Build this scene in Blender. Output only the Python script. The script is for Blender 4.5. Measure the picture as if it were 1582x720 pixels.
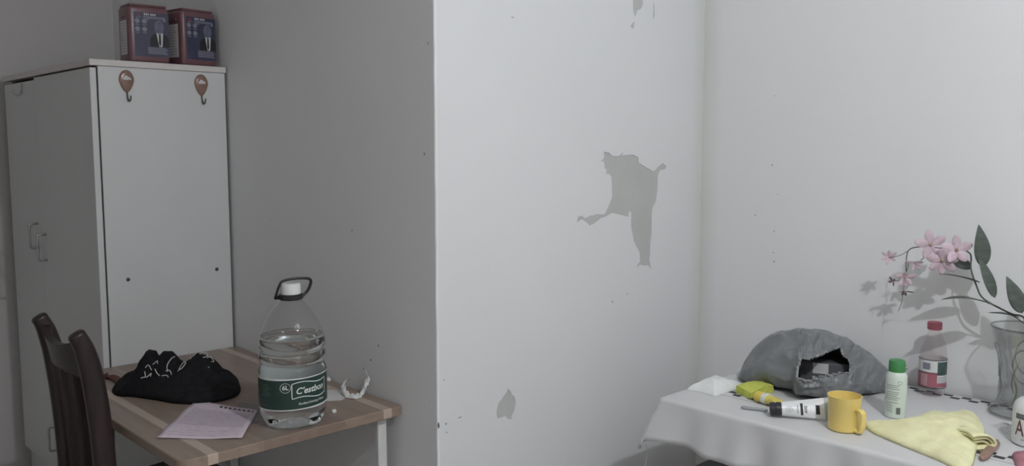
import bpy, bmesh, math, random
from mathutils import Vector, Matrix, noise
from mathutils.geometry import tessellate_polygon
PI = math.pi
sc = bpy.context.scene
for o in list(bpy.data.objects): bpy.data.objects.remove(o)
C = sc.collection

# ------------------------------------------------------------------ camera
W, H, FPX = 1582, 720, 1341.94
RX = Vector((0.69130, 0.07229, -0.71895))     # rows: world axes in (right, down, forward)
VPA, VPB = (-500 - 791, 225 - 360), (2200 - 791, 225 - 360)
dA = Vector((VPA[0], VPA[1], FPX)).normalized()
dB = Vector((VPB[0], VPB[1], FPX)).normalized()
wx = -dA; wy = dB; wz = wx.cross(wy).normalized(); wy = wz.cross(wx)
CAM = Vector((0, 0, 1.43))
right = Vector((wx[0], wy[0], wz[0])); down = Vector((wx[1], wy[1], wz[1])); fwd = Vector((wx[2], wy[2], wz[2]))
cam = bpy.data.cameras.new('camera'); camo = bpy.data.objects.new('camera', cam); C.objects.link(camo)
m = Matrix((right, -down, -fwd)).transposed().to_4x4(); m.translation = CAM
camo.matrix_world = m
cam.sensor_width = 36; cam.lens = 36 * FPX / W; cam.clip_start = 0.02
sc.camera = camo

# ------------------------------------------------------------------ world, exposure
wd = bpy.data.worlds.new('world'); sc.world = wd; wd.use_nodes = True
wd.node_tree.nodes['Background'].inputs[0].default_value = (0.02, 0.02, 0.02, 1)
wd.node_tree.nodes['Background'].inputs[1].default_value = 0.2
sc.view_settings.view_transform = 'Standard'; sc.view_settings.look = 'None'
sc.view_settings.gamma = 1; sc.view_settings.use_curve_mapping = False
sc.view_settings.exposure = 0.0
LAMP = Vector((0.28, 0.95, 2.43)); LAMP_POWER = 59.0; LAMP_COLOR = (0.955, 0.985, 1.03)

# room planes measured from the photograph
YG, XE, YR, XF, ZC = 1.335, -1.665, 2.472, -3.77, 2.62      # near grey wall, jog, right wall, far wall, ceiling
XB, YB = 1.9, -1.9                                        # unseen walls behind the viewer
DZ, TZ = 0.75, 0.76                                       # desk and table heights

def ray(x, y):
    return right * (x - 791) + down * (y - 360) + fwd * FPX
def onx(x, y, X): d = ray(x, y); return CAM + d * ((X - CAM.x) / d.x)
def ony(x, y, Y): d = ray(x, y); return CAM + d * ((Y - CAM.y) / d.y)
def onz(x, y, Z): d = ray(x, y); return CAM + d * ((Z - CAM.z) / d.z)

# ------------------------------------------------------------------ materials
M = {}
def nodes_of(name):
    m = bpy.data.materials.new(name); m.use_nodes = True; M[name] = m
    nt = m.node_tree; return m, nt, nt.nodes, nt.links, nt.nodes['Principled BSDF']
def mat(name, col, rough=0.5, metal=0.0, var=0.06, scale=30.0, bump=0.0, bscale=80.0, spec=0.5, stretch=None, **kw):
    m, nt, N, L, b = nodes_of(name)
    b.inputs['Roughness'].default_value = rough; b.inputs['Metallic'].default_value = metal
    b.inputs['Specular IOR Level'].default_value = spec
    tc = N.new('ShaderNodeTexCoord'); src = tc.outputs['Object']
    if stretch:
        mp = N.new('ShaderNodeMapping'); mp.inputs['Scale'].default_value = stretch
        L.new(src, mp.inputs[0]); src = mp.outputs[0]
    nz = N.new('ShaderNodeTexNoise'); nz.inputs['Scale'].default_value = scale; nz.inputs['Detail'].default_value = 4
    L.new(src, nz.inputs['Vector'])
    cr = N.new('ShaderNodeValToRGB')
    cr.color_ramp.elements[0].position = 0.3; cr.color_ramp.elements[1].position = 0.7
    cr.color_ramp.elements[0].color = tuple(max(0, c * (1 - var)) for c in col) + (1,)
    cr.color_ramp.elements[1].color = tuple(min(1, c * (1 + var)) for c in col) + (1,)
    L.new(nz.outputs['Fac'], cr.inputs[0]); L.new(cr.outputs[0], b.inputs['Base Color'])
    if bump:
        n2 = N.new('ShaderNodeTexNoise'); n2.inputs['Scale'].default_value = bscale; n2.inputs['Detail'].default_value = 5
        L.new(src, n2.inputs['Vector'])
        bp = N.new('ShaderNodeBump'); bp.inputs['Strength'].default_value = bump; bp.inputs['Distance'].default_value = 0.01
        L.new(n2.outputs['Fac'], bp.inputs['Height']); L.new(bp.outputs[0], b.inputs['Normal'])
    for k, v in kw.items(): b.inputs[k.replace('_', ' ')].default_value = v
    return m
class NX:
    """tiny expression helper for shader math"""
    def __init__(s, nt): s.nt = nt
    def __call__(s, op, a, b=None):
        n = s.nt.nodes.new('ShaderNodeMath'); n.operation = op
        for i, v in enumerate((a, b)):
            if v is None: continue
            if isinstance(v, (int, float)): n.inputs[i].default_value = v
            else: s.nt.links.new(v, n.inputs[i])
        return n.outputs[0]
    def mix(s, fac, a, b):
        n = s.nt.nodes.new('ShaderNodeMix'); n.data_type = 'RGBA'
        for i, v in ((0, fac), (6, a), (7, b)):
            if isinstance(v, (tuple, float, int)): n.inputs[i].default_value = v if not isinstance(v, tuple) else v + (1,)
            else: s.nt.links.new(v, n.inputs[i])
        return n.outputs[2]

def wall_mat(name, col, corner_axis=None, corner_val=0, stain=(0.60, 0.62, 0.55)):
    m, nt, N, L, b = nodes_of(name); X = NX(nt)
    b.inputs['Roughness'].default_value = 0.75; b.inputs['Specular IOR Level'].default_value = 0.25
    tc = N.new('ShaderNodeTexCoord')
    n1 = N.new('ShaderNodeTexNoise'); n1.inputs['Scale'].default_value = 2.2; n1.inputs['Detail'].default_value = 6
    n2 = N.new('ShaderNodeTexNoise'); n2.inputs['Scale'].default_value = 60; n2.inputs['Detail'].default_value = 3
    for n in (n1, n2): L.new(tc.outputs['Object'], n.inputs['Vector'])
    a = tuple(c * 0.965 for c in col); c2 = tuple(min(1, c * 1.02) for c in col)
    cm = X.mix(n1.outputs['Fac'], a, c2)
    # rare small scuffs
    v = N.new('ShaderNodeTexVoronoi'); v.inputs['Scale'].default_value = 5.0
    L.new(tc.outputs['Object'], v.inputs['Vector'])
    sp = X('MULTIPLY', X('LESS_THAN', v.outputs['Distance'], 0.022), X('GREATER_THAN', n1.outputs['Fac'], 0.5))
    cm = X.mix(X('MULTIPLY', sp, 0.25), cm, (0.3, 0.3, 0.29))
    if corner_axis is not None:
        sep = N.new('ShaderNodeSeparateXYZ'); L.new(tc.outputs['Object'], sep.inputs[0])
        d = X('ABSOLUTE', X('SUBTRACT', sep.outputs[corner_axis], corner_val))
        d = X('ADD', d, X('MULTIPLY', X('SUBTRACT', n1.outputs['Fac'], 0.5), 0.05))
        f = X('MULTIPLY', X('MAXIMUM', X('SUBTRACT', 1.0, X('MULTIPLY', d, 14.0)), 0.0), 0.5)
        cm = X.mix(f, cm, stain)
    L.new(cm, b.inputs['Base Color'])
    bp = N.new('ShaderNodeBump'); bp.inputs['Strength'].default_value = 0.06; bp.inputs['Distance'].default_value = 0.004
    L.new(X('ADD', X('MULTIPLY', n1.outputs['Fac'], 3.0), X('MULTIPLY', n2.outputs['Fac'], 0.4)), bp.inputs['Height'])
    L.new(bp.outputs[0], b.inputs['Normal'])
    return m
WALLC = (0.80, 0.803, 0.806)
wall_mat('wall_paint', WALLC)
wall_mat('wall_paint_jog_dimmed', (0.715, 0.72, 0.725), 1, YR)  # wall paint darkened on this face to offset strong direct lamp light
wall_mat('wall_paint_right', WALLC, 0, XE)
wall_mat('wall_paint_hidden', (0.87, 0.86, 0.845))
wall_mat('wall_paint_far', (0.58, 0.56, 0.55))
mat('plaster', (0.485, 0.49, 0.475), 0.9, var=0.05, scale=8, bump=0.05)
mat('chip', (0.33, 0.33, 0.31), 0.9)
mat('chip_pale', (0.80, 0.80, 0.78), 0.9)
mat('floor_tile', (0.47, 0.44, 0.41), 0.35, var=0.15, scale=6)
mat('ceiling_paint', (0.87, 0.865, 0.85), 0.85)
mat('laminate', (0.64, 0.645, 0.64), 0.38, var=0.02, scale=4)
mat('laminate_edge', (0.66, 0.62, 0.61), 0.45, var=0.02)
mat('gap_shade', (0.03, 0.03, 0.03), 0.8)  # near-black colour for painted shade in the wardrobe door gap
mat('steel', (0.42, 0.42, 0.42), 0.3, metal=1.0, var=0.05)
mat('dark_steel', (0.10, 0.09, 0.085), 0.4, metal=0.6, var=0.1)
mat('white_metal', (0.66, 0.66, 0.65), 0.4, var=0.03)
mat('chair_wood', (0.026, 0.015, 0.0155), 0.34, var=0.35, scale=14, stretch=(6, 6, 0.8))
mat('maroon', (0.165, 0.082, 0.092), 0.32, var=0.08)
mat('tub_blue', (0.050, 0.053, 0.098), 0.4, var=0.25, scale=12)
mat('print_white', (0.55, 0.55, 0.56), 0.6)
mat('print_grey', (0.22, 0.22, 0.27), 0.6)
mat('print_black', (0.016, 0.016, 0.018), 0.6)
mat('print_red', (0.25, 0.05, 0.06), 0.6)
mat('skin_print', (0.13, 0.13, 0.19), 0.6, var=0.3, scale=60)
mat('paper_white', (0.62, 0.61, 0.60), 0.8)
mat('balloon_brown', (0.25, 0.155, 0.12), 0.25, var=0.1)
mat('black_cloth', (0.012, 0.012, 0.014), 0.9, var=0.3, scale=60, bump=0.25, bscale=260, spec=0.2)
mat('lace_white', (0.55, 0.55, 0.53), 0.8)
mat('red_strap', (0.10, 0.035, 0.03), 0.7)
mat('cap_white', (0.75, 0.75, 0.74), 0.4)
mat('black_plastic', (0.014, 0.014, 0.015), 0.38)
mat('label_green', (0.016, 0.045, 0.035), 0.45, var=0.12, scale=20)
mat('label_green_text', (0.70, 0.72, 0.71), 0.5)
mat('label_fine', (0.09, 0.15, 0.13), 0.5)
mat('tissue', (0.72, 0.72, 0.70), 0.85, var=0.05, bump=0.2, bscale=120)
mat('sachet', (0.78, 0.79, 0.78), 0.45, var=0.03, bump=0.12, bscale=40)
mat('sponge', (0.60, 0.64, 0.12), 0.95, var=0.12, scale=120, bump=0.5, bscale=300)
mat('tube_white', (0.74, 0.75, 0.75), 0.32, var=0.02)
mat('tube_cap', (0.028, 0.028, 0.032), 0.35)
mat('tube_end', (0.40, 0.42, 0.38), 0.4)
mat('yellow_tube', (0.66, 0.56, 0.13), 0.45, var=0.15, scale=50)
mat('yellow_cap', (0.72, 0.56, 0.11), 0.4)
mat('grey_stick', (0.36, 0.37, 0.38), 0.4)
mat('bag_grey', (0.182, 0.190, 0.197), 0.33, var=0.06, scale=9, bump=0.10, bscale=16)
mat('bag_inner', (0.05, 0.052, 0.056), 0.7)
mat('bag_torn', (0.26, 0.265, 0.27), 0.5, var=0.25, scale=80)
mat('box_dark', (0.12, 0.12, 0.13), 0.6)
mat('mug_yellow', (0.84, 0.645, 0.20), 0.32, var=0.03, Coat_Weight=0.2)
mat('can_white', (0.66, 0.74, 0.67), 0.35, var=0.02)
mat('can_green', (0.06, 0.25, 0.085), 0.38, var=0.05)
mat('can_print', (0.27, 0.32, 0.28), 0.6)
mat('pink_cap', (0.40, 0.11, 0.15), 0.4)
mat('pink_label', (0.36, 0.12, 0.155), 0.45, var=0.1)
mat('pink_pale', (0.45, 0.27, 0.29), 0.45)
mat('label_white', (0.66, 0.67, 0.66), 0.45)
mat('label_darkgreen', (0.05, 0.09, 0.08), 0.45, var=0.3, scale=90)
mat('towel_yellow', (0.96, 0.92, 0.57), 0.95, var=0.08, scale=25, bump=0.5, bscale=420, spec=0.15)
mat('letter_dark', (0.16, 0.075, 0.085), 0.5)
mat('band_dark', (0.09, 0.10, 0.10), 0.5)
mat('brown_clear', (0.30, 0.19, 0.155), 0.3, var=0.15)
mat('pink_pouch', (0.42, 0.17, 0.21), 0.5, var=0.1, bump=0.2, bscale=40)
mat('leaf_green', (0.085, 0.105, 0.088), 0.5, var=0.2, scale=25, stretch=(1, 1, 4))
mat('stem_green', (0.10, 0.115, 0.085), 0.6, var=0.2)
mat('petal_pink', (0.64, 0.50, 0.56), 0.7, var=0.16, scale=45)
mat('petal_dark', (0.22, 0.16, 0.17), 0.7, var=0.3, scale=60)
mat('flower_core', (0.40, 0.30, 0.22), 0.7)
mat('stool_dark', (0.035, 0.036, 0.037), 0.5)
mat('wood_frame', (0.10, 0.07, 0.05), 0.5)
mat('thread', (0.6, 0.6, 0.58), 0.8)

def clear_mat(name, tint=(1, 1, 1), ior=1.45, extra=0.0, rough=0.03, edge=0.55):
    """thin clear film: see-through with a fresnel sheen"""
    m = bpy.data.materials.new(name); m.use_nodes = True; M[name] = m
    nt = m.node_tree; N = nt.nodes; L = nt.links; N.remove(N['Principled BSDF'])
    t = N.new('ShaderNodeBsdfTransparent'); t.inputs[0].default_value = tint + (1,)
    g = N.new('ShaderNodeBsdfGlossy'); g.inputs['Roughness'].default_value = rough
    g.inputs[0].default_value = (0.97, 0.97, 0.97, 1)
    fr = N.new('ShaderNodeLayerWeight'); fr.inputs[0].default_value = 0.5
    nz = N.new('ShaderNodeTexNoise'); nz.inputs['Scale'].default_value = 26
    tc = N.new('ShaderNodeTexCoord'); L.new(tc.outputs['Object'], nz.inputs['Vector'])
    bp = N.new('ShaderNodeBump'); bp.inputs['Strength'].default_value = 0.35; bp.inputs['Distance'].default_value = 0.004
    L.new(nz.outputs['Fac'], bp.inputs['Height']); L.new(bp.outputs[0], g.inputs['Normal'])
    pw = N.new('ShaderNodeMath'); pw.operation = 'POWER'; pw.inputs[1].default_value = 4.0; L.new(fr.outputs['Facing'], pw.inputs[0])
    ml = N.new('ShaderNodeMath'); ml.operation = 'MULTIPLY'; ml.inputs[1].default_value = edge; L.new(pw.outputs[0], ml.inputs[0])
    ad = N.new('ShaderNodeMath'); ad.operation = 'ADD'; ad.inputs[1].default_value = extra; ad.use_clamp = True
    L.new(ml.outputs[0], ad.inputs[0])
    mx = N.new('ShaderNodeMixShader'); L.new(ad.outputs[0], mx.inputs[0]); L.new(t.outputs[0], mx.inputs[1]); L.new(g.outputs[0], mx.inputs[2])
    L.new(mx.outputs[0], N['Material Output'].inputs[0]); return m
clear_mat('pet_clear', (0.95, 0.96, 0.96), 1.5, 0.03)
clear_mat('pet_pinkish', (0.95, 0.92, 0.92), 1.5, 0.03)
clear_mat('film_clear', (0.93, 0.93, 0.93), 1.5, 0.05)
def glass_mat(name, col, ior, rough=0.0):
    m, nt, N, L, b = nodes_of(name)
    b.inputs['Base Color'].default_value = col + (1,); b.inputs['Transmission Weight'].default_value = 1
    b.inputs['IOR'].default_value = ior; b.inputs['Roughness'].default_value = rough
    nz = N.new('ShaderNodeTexNoise'); nz.inputs['Scale'].default_value = 14
    tc = N.new('ShaderNodeTexCoord'); L.new(tc.outputs['Object'], nz.inputs['Vector'])
    bp = N.new('ShaderNodeBump'); bp.inputs['Strength'].default_value = 0.12; bp.inputs['Distance'].default_value = 0.004
    L.new(nz.outputs['Fac'], bp.inputs['Height']); L.new(bp.outputs[0], b.inputs['Normal'])
glass_mat('water', (0.95, 0.97, 0.97), 1.33)
clear_mat('vase_glass', (0.89, 0.895, 0.895), 1.5, 0.05, 0.04, 0.65)
clear_mat('vase_cut', (0.66, 0.67, 0.67), 1.5, 0.10, 0.05, 0.6)

def desk_mat():
    m, nt, N, L, b = nodes_of('desk_wood'); X = NX(nt)
    b.inputs['Roughness'].default_value = 0.36
    tc = N.new('ShaderNodeTexCoord'); mp = N.new('ShaderNodeMapping'); mp.inputs['Scale'].default_value = (1.6, 22, 22)
    L.new(tc.outputs['Object'], mp.inputs[0])
    nz = N.new('ShaderNodeTexNoise'); nz.inputs['Scale'].default_value = 2.2; nz.inputs['Detail'].default_value = 7; nz.inputs['Distortion'].default_value = 0.6
    L.new(mp.outputs[0], nz.inputs['Vector'])
    sep = N.new('ShaderNodeSeparateXYZ'); L.new(tc.outputs['Object'], sep.inputs[0])
    y = sep.outputs[1]
    base = X.mix(nz.outputs['Fac'], (0.20, 0.145, 0.112), (0.37, 0.285, 0.225))
    light = X.mix(nz.outputs['Fac'], (0.44, 0.35, 0.285), (0.54, 0.44, 0.365))
    dark = X.mix(nz.outputs['Fac'], (0.17, 0.122, 0.097), (0.29, 0.215, 0.172))
    def band(c, w): return X('LESS_THAN', X('ABSOLUTE', X('SUBTRACT', y, c)), w)
    c = X.mix(X('LESS_THAN', X('ABSOLUTE', X('SUBTRACT', y, 1.045)), 0.11), base, dark)
    c = X.mix(X('ADD', band(0.812, 0.012), band(1.283, 0.013)), c, light)
    L.new(c, b.inputs['Base Color'])
desk_mat()

def cloth_mat():
    m, nt, N, L, b = nodes_of('tablecloth'); X = NX(nt)
    b.inputs['Roughness'].default_value = 0.55
    tc = N.new('ShaderNodeTexCoord'); sep = N.new('ShaderNodeSeparateXYZ'); L.new(tc.outputs['Object'], sep.inputs[0])
    x, y, z = sep.outputs
    nz = N.new('ShaderNodeTexNoise'); nz.inputs['Scale'].default_value = 5; L.new(tc.outputs['Object'], nz.inputs['Vector'])
    base = X.mix(nz.outputs['Fac'], (0.60, 0.60, 0.605), (0.66, 0.66, 0.665))
    up = X('GREATER_THAN', z, TZ + 0.0005)
    tot = None
    for y0 in (2.004, 2.402):
        inside = X('MULTIPLY', X('GREATER_THAN', y, y0), X('LESS_THAN', y, y0 + 0.036))
        par = X('ADD', X('FLOOR', X('DIVIDE', X('ADD', x, 4.0), 0.023)), X('FLOOR', X('DIVIDE', X('SUBTRACT', y, y0), 0.018)))
        chk = X('LESS_THAN', X('MODULO', par, 2.0), 0.5)
        f = X('MULTIPLY', inside, chk)
        tot = f if tot is None else X('ADD', tot, f)
    line = X('MULTIPLY', X('LESS_THAN', X('ABSOLUTE', X('SUBTRACT', y, 1.990)), 0.0016), 0.6)
    tot = X('MULTIPLY', X('ADD', tot, line), up)
    tot = X('MULTIPLY', tot, X('GREATER_THAN', x, -1.30))
    c = X.mix(tot, base, (0.045, 0.045, 0.047))
    L.new(c, b.inputs['Base Color'])
cloth_mat()

def paper_mat():
    m, nt, N, L, b = nodes_of('pink_paper'); X = NX(nt)
    b.inputs['Roughness'].default_value = 0.8
    tc = N.new('ShaderNodeTexCoord'); sep = N.new('ShaderNodeSeparateXYZ'); L.new(tc.outputs['UV'], sep.inputs[0])
    u, v = sep.outputs[0], sep.outputs[1]
    mp = N.new('ShaderNodeMapping'); mp.inputs['Scale'].default_value = (9, 60, 1); L.new(tc.outputs['UV'], mp.inputs[0])
    nz = N.new('ShaderNodeTexNoise'); nz.inputs['Scale'].default_value = 1.0; nz.inputs['Detail'].default_value = 2; L.new(mp.outputs[0], nz.inputs['Vector'])
    row = X('LESS_THAN', X('FRACT', X('MULTIPLY', v, 15.0)), 0.34)
    ink = X('MULTIPLY', row, X('GREATER_THAN', nz.outputs['Fac'], 0.54))
    inb = X('MULTIPLY', X('MULTIPLY', X('GREATER_THAN', u, 0.07), X('LESS_THAN', u, 0.93)), X('MULTIPLY', X('GREATER_THAN', v, 0.05), X('LESS_THAN', v, 0.86)))
    band = X('MULTIPLY', X('MULTIPLY', X('GREATER_THAN', v, 0.34), X('LESS_THAN', v, 0.80)), inb)
    c = X.mix(X('MULTIPLY', band, 0.40), (0.66, 0.565, 0.635), (0.43, 0.36, 0.435))
    c = X.mix(X('MULTIPLY', X('MULTIPLY', ink, inb), 0.5), c, (0.24, 0.20, 0.26))
    head = X('MULTIPLY', X('MULTIPLY', X('GREATER_THAN', v, 0.90), X('LESS_THAN', v, 0.95)), X('MULTIPLY', X('GREATER_THAN', u, 0.42), X('LESS_THAN', u, 0.95)))
    head = X('MULTIPLY', head, X('LESS_THAN', X('FRACT', X('MULTIPLY', u, 14.0)), 0.6))
    c = X.mix(head, c, (0.06, 0.05, 0.06))
    L.new(c, b.inputs['Base Color'])
paper_mat()

# ------------------------------------------------------------------ mesh helpers
def obj(name, bm, material, parent=None, smooth=False):
    me = bpy.data.meshes.new(name)
    if isinstance(bm, bmesh.types.BMesh):
        bm.normal_update(); bm.to_mesh(me); bm.free()
    else:
        bpy.data.meshes.remove(me); me = bm; me.name = name
    me.materials.clear(); me.materials.append(M[material])
    if smooth:
        for p in me.polygons: p.use_smooth = True
        if smooth == 'auto': me.set_sharp_from_angle(angle=math.radians(38))
    o = bpy.data.objects.new(name, me); C.objects.link(o)
    if parent is not None:
        o.parent = parent
        o.matrix_parent_inverse = Matrix.Identity(4)
    return o
def tag(o, label, cat, group=None, kind=None):
    if label: o['label'] = label
    if cat: o['category'] = cat
    if group: o['group'] = group
    if kind: o['kind'] = kind
    return o
def struct(name, bm, material, label=None, cat=None, parent=None):
    o = obj(name, bm, material, parent); o['kind'] = 'structure'
    if label: o['label'] = label
    if cat: o['category'] = cat
    return o
def thing(name, label, cat, loc=(0, 0, 0), rotz=0.0, group=None):
    o = bpy.data.objects.new(name, None); C.objects.link(o); o.empty_display_size = 0.05
    o.location = loc; o.rotation_euler = (0, 0, rotz)
    return tag(o, label, cat, group)
def bx(bm, a, b, bev=0.0, seg=2):
    a, b = Vector(a), Vector(b)
    r = bmesh.ops.create_cube(bm, size=1)
    vs = r['verts']; c = (a + b) / 2; s = b - a
    for v in vs: v.co = Vector((v.co.x * s.x, v.co.y * s.y, v.co.z * s.z)) + c
    if bev:
        es = list({e for v in vs for e in v.link_edges})
        bmesh.ops.bevel(bm, geom=es, offset=bev, segments=seg, profile=0.5, affect='EDGES')
    return bm
def box(a, b, bev=0.0, seg=2): return bx(bmesh.new(), a, b, bev, seg)
def lathe(prof, seg=40, bm=None, cx=0, cy=0, cap0=True, cap1=True, wob=None):
    bm = bm or bmesh.new(); rings = []
    for (r, z) in prof:
        ring = []
        for i in range(seg):
            a = 2 * PI * i / seg
            rr = r if wob is None else wob(r, z, a)
            ring.append(bm.verts.new((cx + rr * math.cos(a), cy + rr * math.sin(a), z)))
        rings.append(ring)
    for k in range(len(rings) - 1):
        for i in range(seg):
            j = (i + 1) % seg
            bm.faces.new((rings[k][i], rings[k][j], rings[k + 1][j], rings[k + 1][i]))
    if cap0: bm.faces.new(list(reversed(rings[0])))
    if cap1: bm.faces.new(rings[-1])
    return bm
def spline(pts, n=8, closed=False):
    P = [Vector(p) for p in pts]; out = []; L = len(P)
    rng = range(L if closed else L - 1)
    for i in rng:
        if closed: p0, p1, p2, p3 = P[i - 1], P[i], P[(i + 1) % L], P[(i + 2) % L]
        else: p0, p1, p2, p3 = P[max(i - 1, 0)], P[i], P[i + 1], P[min(i + 2, L - 1)]
        for k in range(n):
            t = k / n
            out.append(0.5 * ((2 * p1) + (p2 - p0) * t + (2 * p0 - 5 * p1 + 4 * p2 - p3) * t * t + (3 * p1 - p0 - 3 * p2 + p3) * t ** 3))
    if not closed: out.append(P[-1].copy())
    return out
def tube(pts, rad, seg=8, bm=None, closed=False, flat=1.0):
    bm = bm or bmesh.new(); pts = [Vector(p) for p in pts]; n = len(pts); rings = []
    up = Vector((0, 0, 1)); prev = None
    for i, p in enumerate(pts):
        if closed: t = (pts[(i + 1) % n] - pts[i - 1]).normalized()
        else: t = (pts[min(i + 1, n - 1)] - pts[max(i - 1, 0)]).normalized()
        if prev is None:
            s = t.cross(up)
            if s.length < 0.05: s = t.cross(Vector((1, 0, 0)))
            s.normalize()
        else:
            s = (prev - t * prev.dot(t)).normalized()
        prev = s; q = s.cross(t)
        r = rad(i / max(1, n - 1)) if callable(rad) else rad
        rings.append([bm.verts.new(p + s * (r * math.cos(2 * PI * k / seg)) + q * (r * flat * math.sin(2 * PI * k / seg))) for k in range(seg)])
    m = n if closed else n - 1
    for i in range(m):
        a, b = rings[i], rings[(i + 1) % n]
        for k in range(seg):
            j = (k + 1) % seg; bm.faces.new((a[k], a[j], b[j], b[k]))
    if not closed:
        bm.faces.new(list(reversed(rings[0]))); bm.faces.new(rings[-1])
    return bm
def prism(poly, origin, ax, ay, thick, bm=None, holes=()):
    """polygon (u,v) in the frame origin+u*ax+v*ay, extruded by thick along ax x ay"""
    bm = bm or bmesh.new(); o = Vector(origin); ax = Vector(ax); ay = Vector(ay); n = ax.cross(ay).normalized() * thick
    loops = [list(poly)] + [list(h) for h in holes]
    tri = tessellate_polygon([[Vector((p[0], p[1], 0)) for p in l] for l in loops])
    flat = [p for l in loops for p in l]
    bot = [bm.verts.new(o + ax * p[0] + ay * p[1]) for p in flat]
    top = [bm.verts.new(o + ax * p[0] + ay * p[1] + n) for p in flat]
    for t in tri:
        a, b, c = [flat[i] for i in t]
        ccw = (b[0] - a[0]) * (c[1] - a[1]) - (b[1] - a[1]) * (c[0] - a[0]) > 0
        idx = t if ccw else tuple(reversed(t))
        try:
            bm.faces.new([top[i] for i in idx]); bm.faces.new([bot[i] for i in reversed(idx)])
        except ValueError: pass
    k = 0
    for l in loops:
        nl = len(l)
        for i in range(nl):
            j = (i + 1) % nl
            try: bm.faces.new((bot[k + i], bot[k + j], top[k + j], top[k + i]))
            except ValueError: pass
        k += nl
    bmesh.ops.recalc_face_normals(bm, faces=bm.faces)
    return bm
def sweep(path, hw, hd, seg=14, bm=None, axis=(1, 0, 0), power=3.0):
    """rounded bar along a path; hw along axis, hd across it (numbers or functions of 0..1)"""
    bm = bm or bmesh.new(); pts = [Vector(p) for p in path]; n = len(pts); A = Vector(axis); rings = []
    for i, p in enumerate(pts):
        t = (pts[min(i + 1, n - 1)] - pts[max(i - 1, 0)]).normalized()
        s = (A - t * A.dot(t)).normalized(); q = t.cross(s); f = i / (n - 1)
        w = hw(f) if callable(hw) else hw; d = hd(f) if callable(hd) else hd
        ring = []
        for k in range(seg):
            a = 2 * PI * (k + 0.5) / seg; c, sn = math.cos(a), math.sin(a)
            ring.append(bm.verts.new(p + s * (w * math.copysign(abs(c) ** (2 / power), c)) + q * (d * math.copysign(abs(sn) ** (2 / power), sn))))
        rings.append(ring)
    for i in range(n - 1):
        for k in range(seg):
            j = (k + 1) % seg; bm.faces.new((rings[i][k], rings[i][j], rings[i + 1][j], rings[i + 1][k]))
    bm.faces.new(list(reversed(rings[0]))); bm.faces.new(rings[-1])
    bmesh.ops.recalc_face_normals(bm, faces=bm.faces)
    return bm
def blob(outline, hfun, rings=22, n=6, z0=0.0, edge=0.5, uv=False, under=0.0):
    """soft heap on a flat surface: outline [(x,y)], height hfun(x,y), fading to the rim with exponent edge"""
    bm = bmesh.new(); out = spline([(p[0], p[1], 0) for p in outline], n, True)
    c = sum(out, Vector()) / len(out); R = []
    for k in range(1, rings + 1):
        rho = k / rings; ring = []
        for p in out:
            q = c + (p - c) * rho
            h = hfun(q.x, q.y) * (max(0.0, 1 - rho ** 2.4) ** edge)
            ring.append(bm.verts.new((q.x, q.y, z0 + h)))
        R.append(ring)
    cv = bm.verts.new((c.x, c.y, z0 + hfun(c.x, c.y))); L = len(out)
    for i in range(L): bm.faces.new((cv, R[0][i], R[0][(i + 1) % L]))
    for k in range(rings - 1):
        for i in range(L):
            j = (i + 1) % L; bm.faces.new((R[k][i], R[k + 1][i], R[k + 1][j], R[k][j]))
    bot = [bm.verts.new((v.co.x, v.co.y, z0 - under)) for v in R[-1]] if under else R[-1]
    if under:
        for i in range(L):
            j = (i + 1) % L; bm.faces.new((R[-1][i], bot[i], bot[j], R[-1][j]))
    bm.faces.new(list(reversed(bot)))
    bmesh.ops.recalc_face_normals(bm, faces=bm.faces)
    return bm
def text_mesh(s, size, shear=0.0, bold=0.0, align='CENTER'):
    cu = bpy.data.curves.new('t', 'FONT'); cu.body = s; cu.size = size; cu.align_x = align; cu.align_y = 'CENTER'; cu.shear = shear; cu.offset = bold
    cu.resolution_u = 3
    o = bpy.data.objects.new('t', cu); C.objects.link(o); dg = bpy.context.evaluated_depsgraph_get()
    me = bpy.data.meshes.new_from_object(o.evaluated_get(dg)); bpy.data.objects.remove(o); bpy.data.curves.remove(cu)
    bm = bmesh.new(); bm.from_mesh(me); bpy.data.meshes.remove(me); return bm
def slice_x(bm, step):
    xs = [v.co.x for v in bm.verts]; x = math.floor(min(xs) / step) * step + step
    while x < max(xs):
        bmesh.ops.bisect_plane(bm, geom=bm.verts[:] + bm.edges[:] + bm.faces[:], plane_co=(x, 0, 0), plane_no=(1, 0, 0)); x += step
    return bm
def wrap(bm, rad, ang0, z0, tilt=0.0, step=0.006):
    """bend a flat (x,y) mesh onto a vertical cylinder of radius rad; x=0 at angle ang0, +x runs counter-clockwise"""
    slice_x(bm, step)
    for v in bm.verts:
        a = ang0 + v.co.x / rad
        z = z0 + v.co.y + v.co.z * 0 + tilt * math.sin(a - TILT0)
        v.co = Vector((rad * math.cos(a), rad * math.sin(a), z))
    return bm
TILT0 = 0.0
def flatq(x0, y0, x1, y1, bm=None):
    bm = bm or bmesh.new()
    bm.faces.new([bm.verts.new(p) for p in ((x0, y0, 0), (x1, y0, 0), (x1, y1, 0), (x0, y1, 0))]); return bm
def flatpoly(pts, bm=None):
    bm = bm or bmesh.new(); tri = tessellate_polygon([[Vector((p[0], p[1], 0)) for p in pts]])
    vs = [bm.verts.new((p[0], p[1], 0)) for p in pts]
    for t in tri: bm.faces.new([vs[i] for i in t])
    bmesh.ops.recalc_face_normals(bm, faces=bm.faces)
    return bm
def ell(cx, cy, rx, ry, n=20): return [(cx + rx * math.cos(2 * PI * k / n), cy + ry * math.sin(2 * PI * k / n)) for k in range(n)]
def place(bm, mtx):
    bmesh.ops.transform(bm, matrix=mtx, verts=bm.verts); return bm
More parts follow.
